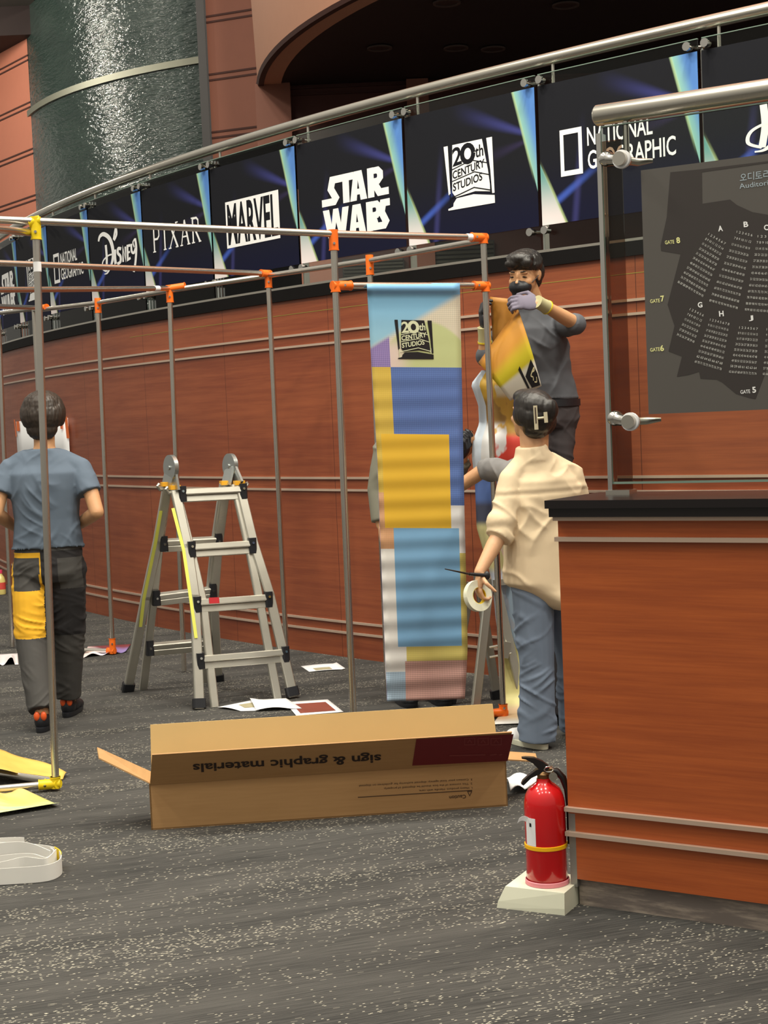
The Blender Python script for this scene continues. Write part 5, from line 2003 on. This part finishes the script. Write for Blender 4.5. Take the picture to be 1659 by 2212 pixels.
def walker_split(c):
    s_ = 420.0
    x_, y_ = (829.5, 0)
    v_ = c - CAM
    zc = v_.dot(FW)
    # left leg side of the body centre line
    left = c.x < J['hipL'].x * 0.5 + J['hipR'].x * 0.5 - 0.012
    if left and 0.46 < c.z < 0.895:
        if 0.70 < c.z < 0.868 and abs(c.x - (J['hipL'].x - 0.004)) < 0.078 - 0.06 * (0.868 - c.z) and c.y < J['hipL'].y: return 1
        return 2
    if not left and 0.45 < c.z < 0.90:
        if 0.70 < c.z < 0.86 and abs(c.x - J['hipR'].x - 0.03) < 0.055 and c.y < J['hipR'].y: return 1
        return 0
    return 1


J1 = J
t = person('person seen from behind in blue-grey T-shirt and black-and-yellow work trousers, walking away', J, hf, V((aL.x, aL.y + 0.2, 0)), M['skin_tan'], cloth('blue_grey_tshirt', 90, 103, 119), [black_tr, grey_tr, yel_tr], M['blackp'],
           0.56, None, 1.06, None, (0.098, 0.082, 0.070), 0.105, ((0, 1), (0.05, 1)), None, False, fold(0.007, 7, 16, 1.0, 0.9), fold(0.008, 9, 24, 3.0, 0.4), 0.0065, -0.085, walker_split,
           (M['blackp'], plain('orange_heel', 226, 92, 40, 0.3)))
hair(t, hf, [((0, 0.012, 0.055), (0.104, 0.112, 0.086)), ((0, 0.05, 0.01), (0.106, 0.080, 0.092)), ((0, 0.058, -0.06), (0.078, 0.050, 0.056)), ((0.085, 0.02, 0.02), (0.028, 0.06, 0.066)), ((-0.085, 0.02, 0.02), (0.028, 0.06, 0.066)), ((0, -0.05, 0.085), (0.07, 0.05, 0.04))], hairbrown, 0.004, 42)

# --- woman with the tape roll
J = dict(neck=g(1150, 968, 6.78), shL=g(1100, 1024, 6.74), shR=g(1236, 1016, 6.86), elL=g(1082, 1150, 6.70), elR=g(1258, 1120, 6.92), wrL=g(1036, 1236, 6.62), wrR=g(1232, 1185, 7.08),
         hipL=g(1146, 1214, 6.78), hipR=g(1212, 1214, 6.86), knL=g(1160, 1436, 6.78), knR=g(1240, 1432, 6.95), anL=g(1160, 1585, 6.80), anR=g(1246, 1585, 7.02))
J['floorL'] = J['floorR'] = 0.0
J['anL'].z = J['anR'].z = 0.085
hf = mkhead(g(1146, 899, 6.78), PI + 0.55, -0.22, 0.0, 0.97)


def womanshirt(mb):
    lo = (J['hipL'] + J['hipR']) / 2
    xd = V((J['shR'].x - J['shL'].x, J['shR'].y - J['shL'].y, 0)).normalized()
    mb.rings([ring(lo + V((0.0, 0, 0.34)), 0.175, 0.125, xd), ring(lo + V((-0.004, 0, 0.1)), 0.186, 0.142, xd), ring(lo + V((-0.004, 0, -0.085)), 0.194, 0.15, xd), ring(lo + V((0.03, 0, -0.13)), 0.165, 0.145, xd), ring(lo + V((0.07, 0, -0.185)), 0.13, 0.13, xd), ring(lo + V((0.10, 0, -0.21)), 0.10, 0.12, xd)])
    # rolled sleeve and collar
    e_, w_ = J['elL'], J['wrL']
    mb.tube([e_.lerp(w_, -0.02), e_.lerp(w_, 0.16)], [0.064, 0.060], 18)
    mb.ell(J['elL'] + V((0.0, 0, 0.05)), (0.066, 0.06, 0.06))
    nk = J['neck']
    mb.tube([nk + V((0, 0.005, -0.05)), nk + V((-0.004, 0.0, 0.012))], [0.088, 0.071], 20)


_wf = fold(0.010, 7, 11, 5.0, 0.9)


def womandisp(p, n_):
    d = _wf(p, n_)
    if n_.y < 0:
        d -= 0.0025 * math.exp(-((p.z - 1.147 - 0.02 * (p.x - 0.7)) / 0.009) ** 2)
        d += 0.0015 * math.exp(-((p.z - 1.165 - 0.02 * (p.x - 0.7)) / 0.010) ** 2)
    return d


t = person('person from behind in cream shirt and pale jeans, hair clipped up, holding a tape roll', J, hf, V((J['anL'].x, J['anL'].y, 0)), M['skin'], cloth('cream_shirt_cloth', 220, 199, 166, 0.05), cloth('faded_denim', 114, 128, 148, 0.25, 7), M['paper'],
           1.03, None, 1.0, womanshirt, (0.094, 0.080, 0.084), 0.035, ((-0.55, 0.85), (0.1, 1)),
           {'L': (V((-0.10, -0.05, -1.0)), V((0.95, 0.3, -0.1)), dict(curls=[1.15, 1.2, 1.25, 1.3], side=1, thumb=1.1, sc_=0.95))}, False, womandisp, fold(0.010, 7, 20, 8.0, 0.5), 0.0065, 0.05, None, (M['cream'],))
hr_ = hair(t, hf, [((0, 0.016, 0.052), (0.086, 0.104, 0.076)), ((0, 0.055, 0.005), (0.084, 0.070, 0.082)), ((0, 0.05, -0.045), (0.066, 0.052, 0.05)), ((0.07, 0.02, 0.012), (0.022, 0.055, 0.05)), ((-0.07, 0.02, 0.012), (0.022, 0.055, 0.05)), ((-0.02, 0.108, 0.045), (0.042, 0.032, 0.055)), ((0, -0.055, 0.08), (0.062, 0.04, 0.035))], hairmat, 0.002, 40, 3)
mb = MB()
clipm = plain('ivory_clip', 196, 186, 158, 0.4)
cp = lambda x, y, o=0.0: at(x, y, 6.775 - 0.125 - o)
mb.bar(cp(1156, 876), cp(1159, 928), 0.017, 0.010, (0, 1, 0.1), 0, 0.003)
mb.bar(cp(1160, 904), cp(1176, 902), 0.010, 0.010, (0, 1, 0.1), 0, 0.003)
mb.bar(cp(1178, 890, 0.006), cp(1180, 913, 0.006), 0.016, 0.010, (0, 1, 0.1), 0, 0.003)
mb.bar(cp(1156, 880, 0.004), cp(1158, 914, 0.004), 0.005, 0.006, (0, 1, 0.1), 1)
mb.build('hair_clip', [clipm, M['dkink']], t)
WH = J['wrL']
# tape roll and knife
tc = at(1032, 1287, 6.60)
ax = V((0.55, -0.80, 0.18)).normalized()
t = thing('tape_roll', tc, 'white roll of masking tape hanging from the hand of the person in the cream shirt', 'tape roll')
uu_ = ax.cross(V((0, 0, 1))).normalized(); vv_ = uu_.cross(ax)
mb = MB()
mb.rings([[tc + ax * o_ + (uu_ * math.cos(2 * PI * k / 40) + vv_ * math.sin(2 * PI * k / 40)) * r_ for r_, o_ in ((0.036, -0.013), (0.068, -0.013), (0.068, 0.013), (0.036, 0.013))] for k in range(41)], 0, False)
mb.build('tape', M['cream'], t, True, 40)
mb = MB()
mb.rings([[tc + ax * o_ + (uu_ * math.cos(2 * PI * k / 40) + vv_ * math.sin(2 * PI * k / 40)) * r_ for r_, o_ in ((0.0335, -0.012), (0.036, -0.012), (0.036, 0.012), (0.0335, 0.012))] for k in range(41)], 0, False)
mb.build('core', M['yellowp'], t, True, 40)
t = thing('craft_knife', at(1030, 1242, 6.56), 'slim dark knife held in the same hand, pointing left across the banner', 'knife')
mb = MB()
ka, kb, kc = at(961, 1229, 6.50), at(1014, 1240, 6.55), at(1052, 1243, 6.60)
mb.tube([ka, ka.lerp(kb, 0.5), kb], [0.002, 0.0035, 0.005], 10)
mb.build('blade', plain('dark_blade', 58, 48, 40, 0.4, 0.6), t, True)
mb = MB()
mb.tube([kb, kc], [0.007, 0.009], 12)
mb.ell(kc, (0.014, 0.012, 0.019))
mb.build('handle', M['blackp'], t, True)

# --- man standing on the platform
PZ = 0.672
J = dict(neck=g(1156, 664, 7.93), shL=g(1092, 700, 7.88), shR=g(1206, 690, 7.98), elL=g(1050, 770, 7.72), elR=g(1244, 700, 7.72), wrL=g(1046, 716, 7.68), wrR=g(1166, 655, 7.55),
         hipL=g(1158, 884, 7.94), hipR=g(1206, 884, 7.98))
for S, x_ in (('L', 1150), ('R', 1200)):
    q = g(x_, 1000, 7.94 if S == 'L' else 7.97)
    J['kn' + S] = V((q.x, q.y - 0.02, PZ + 0.47)); J['an' + S] = V((q.x, q.y, PZ + 0.09)); J['floor' + S] = PZ
hf = mkhead(g(1133, 596, 7.86), -0.52, 0.20, 0.06)
glove = cloth('grey_glove', 112, 106, 122, 0.06)
t = person('person in black face mask and dark grey long-sleeved top standing on the platform', J, hf, V((J['anL'].x, J['anL'].y, PZ)), M['skin_tan'], cloth('dark_grey_jersey', 84, 86, 92), cloth('charcoal_cargo', 66, 60, 62), M['blackp'],
           1.12, None, 1.0, None, (0.090, 0.074, 0.066), 0.05, ((-0.4, -1), (0.0, -1)),
           {'R': (V((-1.0, -0.05, 0.10)), V((-0.2, 0.9, -0.5)), dict(curls=[0.9, 0.95, 1.0, 1.0], side=-1, thumb=0.8)),
            'L': (V((-0.1, 0.0, 1.0)), V((0.9, 0.1, 0.1)), dict(curls=[0.8, 0.9, 0.9, 1.0], side=1))}, False, fold(0.008, 7, 9, 11.0, 0.9), fold(0.007, 8, 16, 13.0, 0.6), 0.006, -0.05, None, (M['blackp'],))
hair(t, hf, [((0, 0.018, 0.068), (0.086, 0.100, 0.066)), ((0, 0.06, 0.015), (0.082, 0.062, 0.078)), ((0, -0.045, 0.095), (0.070, 0.052, 0.034)), ((0.045, -0.072, 0.075), (0.030, 0.022, 0.026)), ((-0.03, -0.082, 0.072), (0.036, 0.018, 0.022)), ((0.070, 0.006, 0.056), (0.018, 0.046, 0.026)), ((-0.070, 0.006, 0.056), (0.018, 0.046, 0.026)), ((0, 0.07, -0.04), (0.06, 0.035, 0.04))], hairmat, 0.004, 46, 7)
_, R_, k_ = HFP(hf)
# face mask
mb = MB()
mb.ell(hf(0, -0.060, -0.048), (0.061, 0.052, 0.042), R_)
mb.ell(hf(0, -0.086, -0.030), (0.022, 0.022, 0.024), R_)
mb.ell(hf(0, -0.066, -0.080), (0.044, 0.036, 0.028), R_)
mo = link('face_mask', remesh(mb, 'face_mask', 0.004, [M['blackp']], 3), t, True, 180)
for q in (-1, 1):
    mb = MB()
    mb.tube([hf(q * 0.056, -0.05, -0.03), hf(q * 0.072, -0.02, -0.012), hf(q * 0.082, 0.02, 0.015)], 0.0022, 8)
    mb.build('ear_loop', M['blackp'], mo, True)
for q in (-1, 1):
    mb = MB()
    mb.ell(hf(q * 0.031, -0.0755, 0.0045), (0.0135, 0.0045, 0.0038), R_)
    o = mb.build('eye', plain('dark_eye', 38, 26, 22, 0.25), t, True, 180)
    mb = MB()
    mb.tube([hf(q * 0.016, -0.0775, 0.003), hf(q * 0.031, -0.0815, 0.0085), hf(q * 0.047, -0.073, 0.004)], [0.0012, 0.0018, 0.0012], 8)
    mb.build('eyelid', M['dkink'], o, True)
    mb = MB()
    mb.tube([hf(q * 0.015, -0.085, 0.031), hf(q * 0.032, -0.084, 0.033), hf(q * 0.050, -0.071, 0.027)], [0.002, 0.0036, 0.0016], 8)
    mb.build('eyebrow', hairmat, t, True)
# gloves
for S, hd in (('R', (V((-1.0, -0.05, 0.10)), V((-0.2, 0.9, -0.5)), dict(curls=[0.9, 0.95, 1.0, 1.0], side=-1, thumb=0.8, sc_=1.13))), ('L', (V((-0.1, 0.0, 1.0)), V((0.9, 0.1, 0.1)), dict(curls=[0.8, 0.9, 0.9, 1.0], side=1, sc_=1.13)))):
    mb = MB()
    hand(mb, J['wr' + S], *hd[:2], **hd[2])
    go = link('glove', remesh(mb, 'glove', 0.0042, [glove if S == 'R' else M['blackp']], 2), t, True, 180)
    mb = MB()
    f = (J['el' + S] - J['wr' + S]).normalized()
    w_ = J['wr' + S]
    mb.tube([w_ - f * 0.022, w_ + f * 0.018, w_ + f * 0.052], [0.033, 0.032, 0.035], 18)
    mb.build('cuff', cloth('cream_knit', 178, 172, 130), go, True)
    mb = MB()
    mb.tube([w_ + f * 0.05, w_ + f * 0.057], [0.0362, 0.0366], 18)
    mb.build('cuff_edge', plain('yellow_edge', 230, 206, 40, 0.6), go, True)
mb = MB()
hc = (J['hipL'] + J['hipR']) / 2
hx = V((J['hipR'].x - J['hipL'].x, J['hipR'].y - J['hipL'].y, 0)).normalized()
for z_ in (0.012,):
    mb.rings([ring(hc + V((0, 0, z_ + dz_)), 0.176, 0.125, hx) for dz_ in (0.0, 0.036)])
mb.build('belt', M['blackp'], t, True, 40)

# --- person behind the hanging banner
J = dict(neck=g(896, 918, 8.05), shL=g(826, 962, 8.02), shR=g(962, 958, 8.05), elL=g(815, 1058, 8.02), elR=g(978, 1042, 7.9), wrL=g(822, 1134, 7.97), wrR=g(1000, 990, 7.78),
         hipL=g(858, 1170, 8.05), hipR=g(928, 1170, 8.05))
for S, x_ in (('L', 858), ('R', 930)):
    q = g(x_, 1300, 8.05)
    J['kn' + S] = V((q.x, q.y, 0.47)); J['an' + S] = V((q.x, q.y, 0.09)); J['floor' + S] = 0.0
hf = mkhead(g(897, 862, 8.05), 0.6, 0.0)
t = person('person in grey-green long sleeves and dark trousers, mostly hidden behind the hanging banner', J, hf, V((J['anL'].x, J['anL'].y, 0)), M['skin_tan'], cloth('grey_green_jersey', 122, 120, 106), cloth('dark_trousers', 52, 48, 52), M['blackp'],
           1.92, None, 1.0, None, (0.092, 0.074, 0.066), 0.05, ((0.3, -1), (0.3, -1)), None, False, fold(0.010, 8, 12, 17.0, 0.5), None, 0.007, 0.0)
hair(t, hf, [((0, 0.018, 0.062), (0.084, 0.098, 0.068)), ((0, 0.06, 0.01), (0.080, 0.06, 0.078)), ((0, -0.05, 0.085), (0.066, 0.045, 0.034))], hairmat, 0.003)
mb = MB()
hand(mb, J['wrR'], J['wrR'] - J['elR'], V((-0.5, 0.3, 0.2)), 0.9, -1, 1.12)
link('glove', remesh(mb, 'glove', 0.005, [M['blackp']], 2), t, True, 180)

# --- person behind the draped banner
J = dict(neck=g(1160, 980, 7.28), shL=g(1094, 1008, 7.28), shR=g(1226, 1024, 7.30), elL=g(1050, 1012, 7.57), elR=g(1236, 1110, 7.3), wrL=g(962, 1072, 7.62), wrR=g(1225, 1190, 7.25),
         hipL=g(1142, 1205, 7.28), hipR=g(1205, 1205, 7.28))
for S, x_ in (('L', 1152), ('R', 1212)):
    q = g(x_, 1400, 7.3)
    J['kn' + S] = V((q.x, q.y, 0.45)); J['an' + S] = V((q.x, q.y, 0.09)); J['floor' + S] = 0.0
hf = mkhead(g(1158, 913, 7.28), PI + 0.4, 0.0, 0, 0.92)
t = person('person with rolled grey sleeve reaching left, hidden behind the person in cream shirt', J, hf, V((J['anL'].x, J['anL'].y, 0)), M['skin_tan'], cloth('mid_grey_jersey', 128, 126, 126), cloth('dark_trousers', 56, 52, 56), M['blackp'],
           1.04, None, 0.92, None, (0.080, 0.066, 0.060), 0.05, ((0, 1), (0, 1)), None, False, fold(0.008, 9, 12, 19.0, 0.5), None, 0.007, -0.05)
hair(t, hf, [((0, 0.018, 0.062), (0.084, 0.098, 0.068)), ((0, 0.06, 0.01), (0.080, 0.06, 0.078)), ((0, -0.05, 0.085), (0.066, 0.045, 0.034))], hairmat, 0.003)
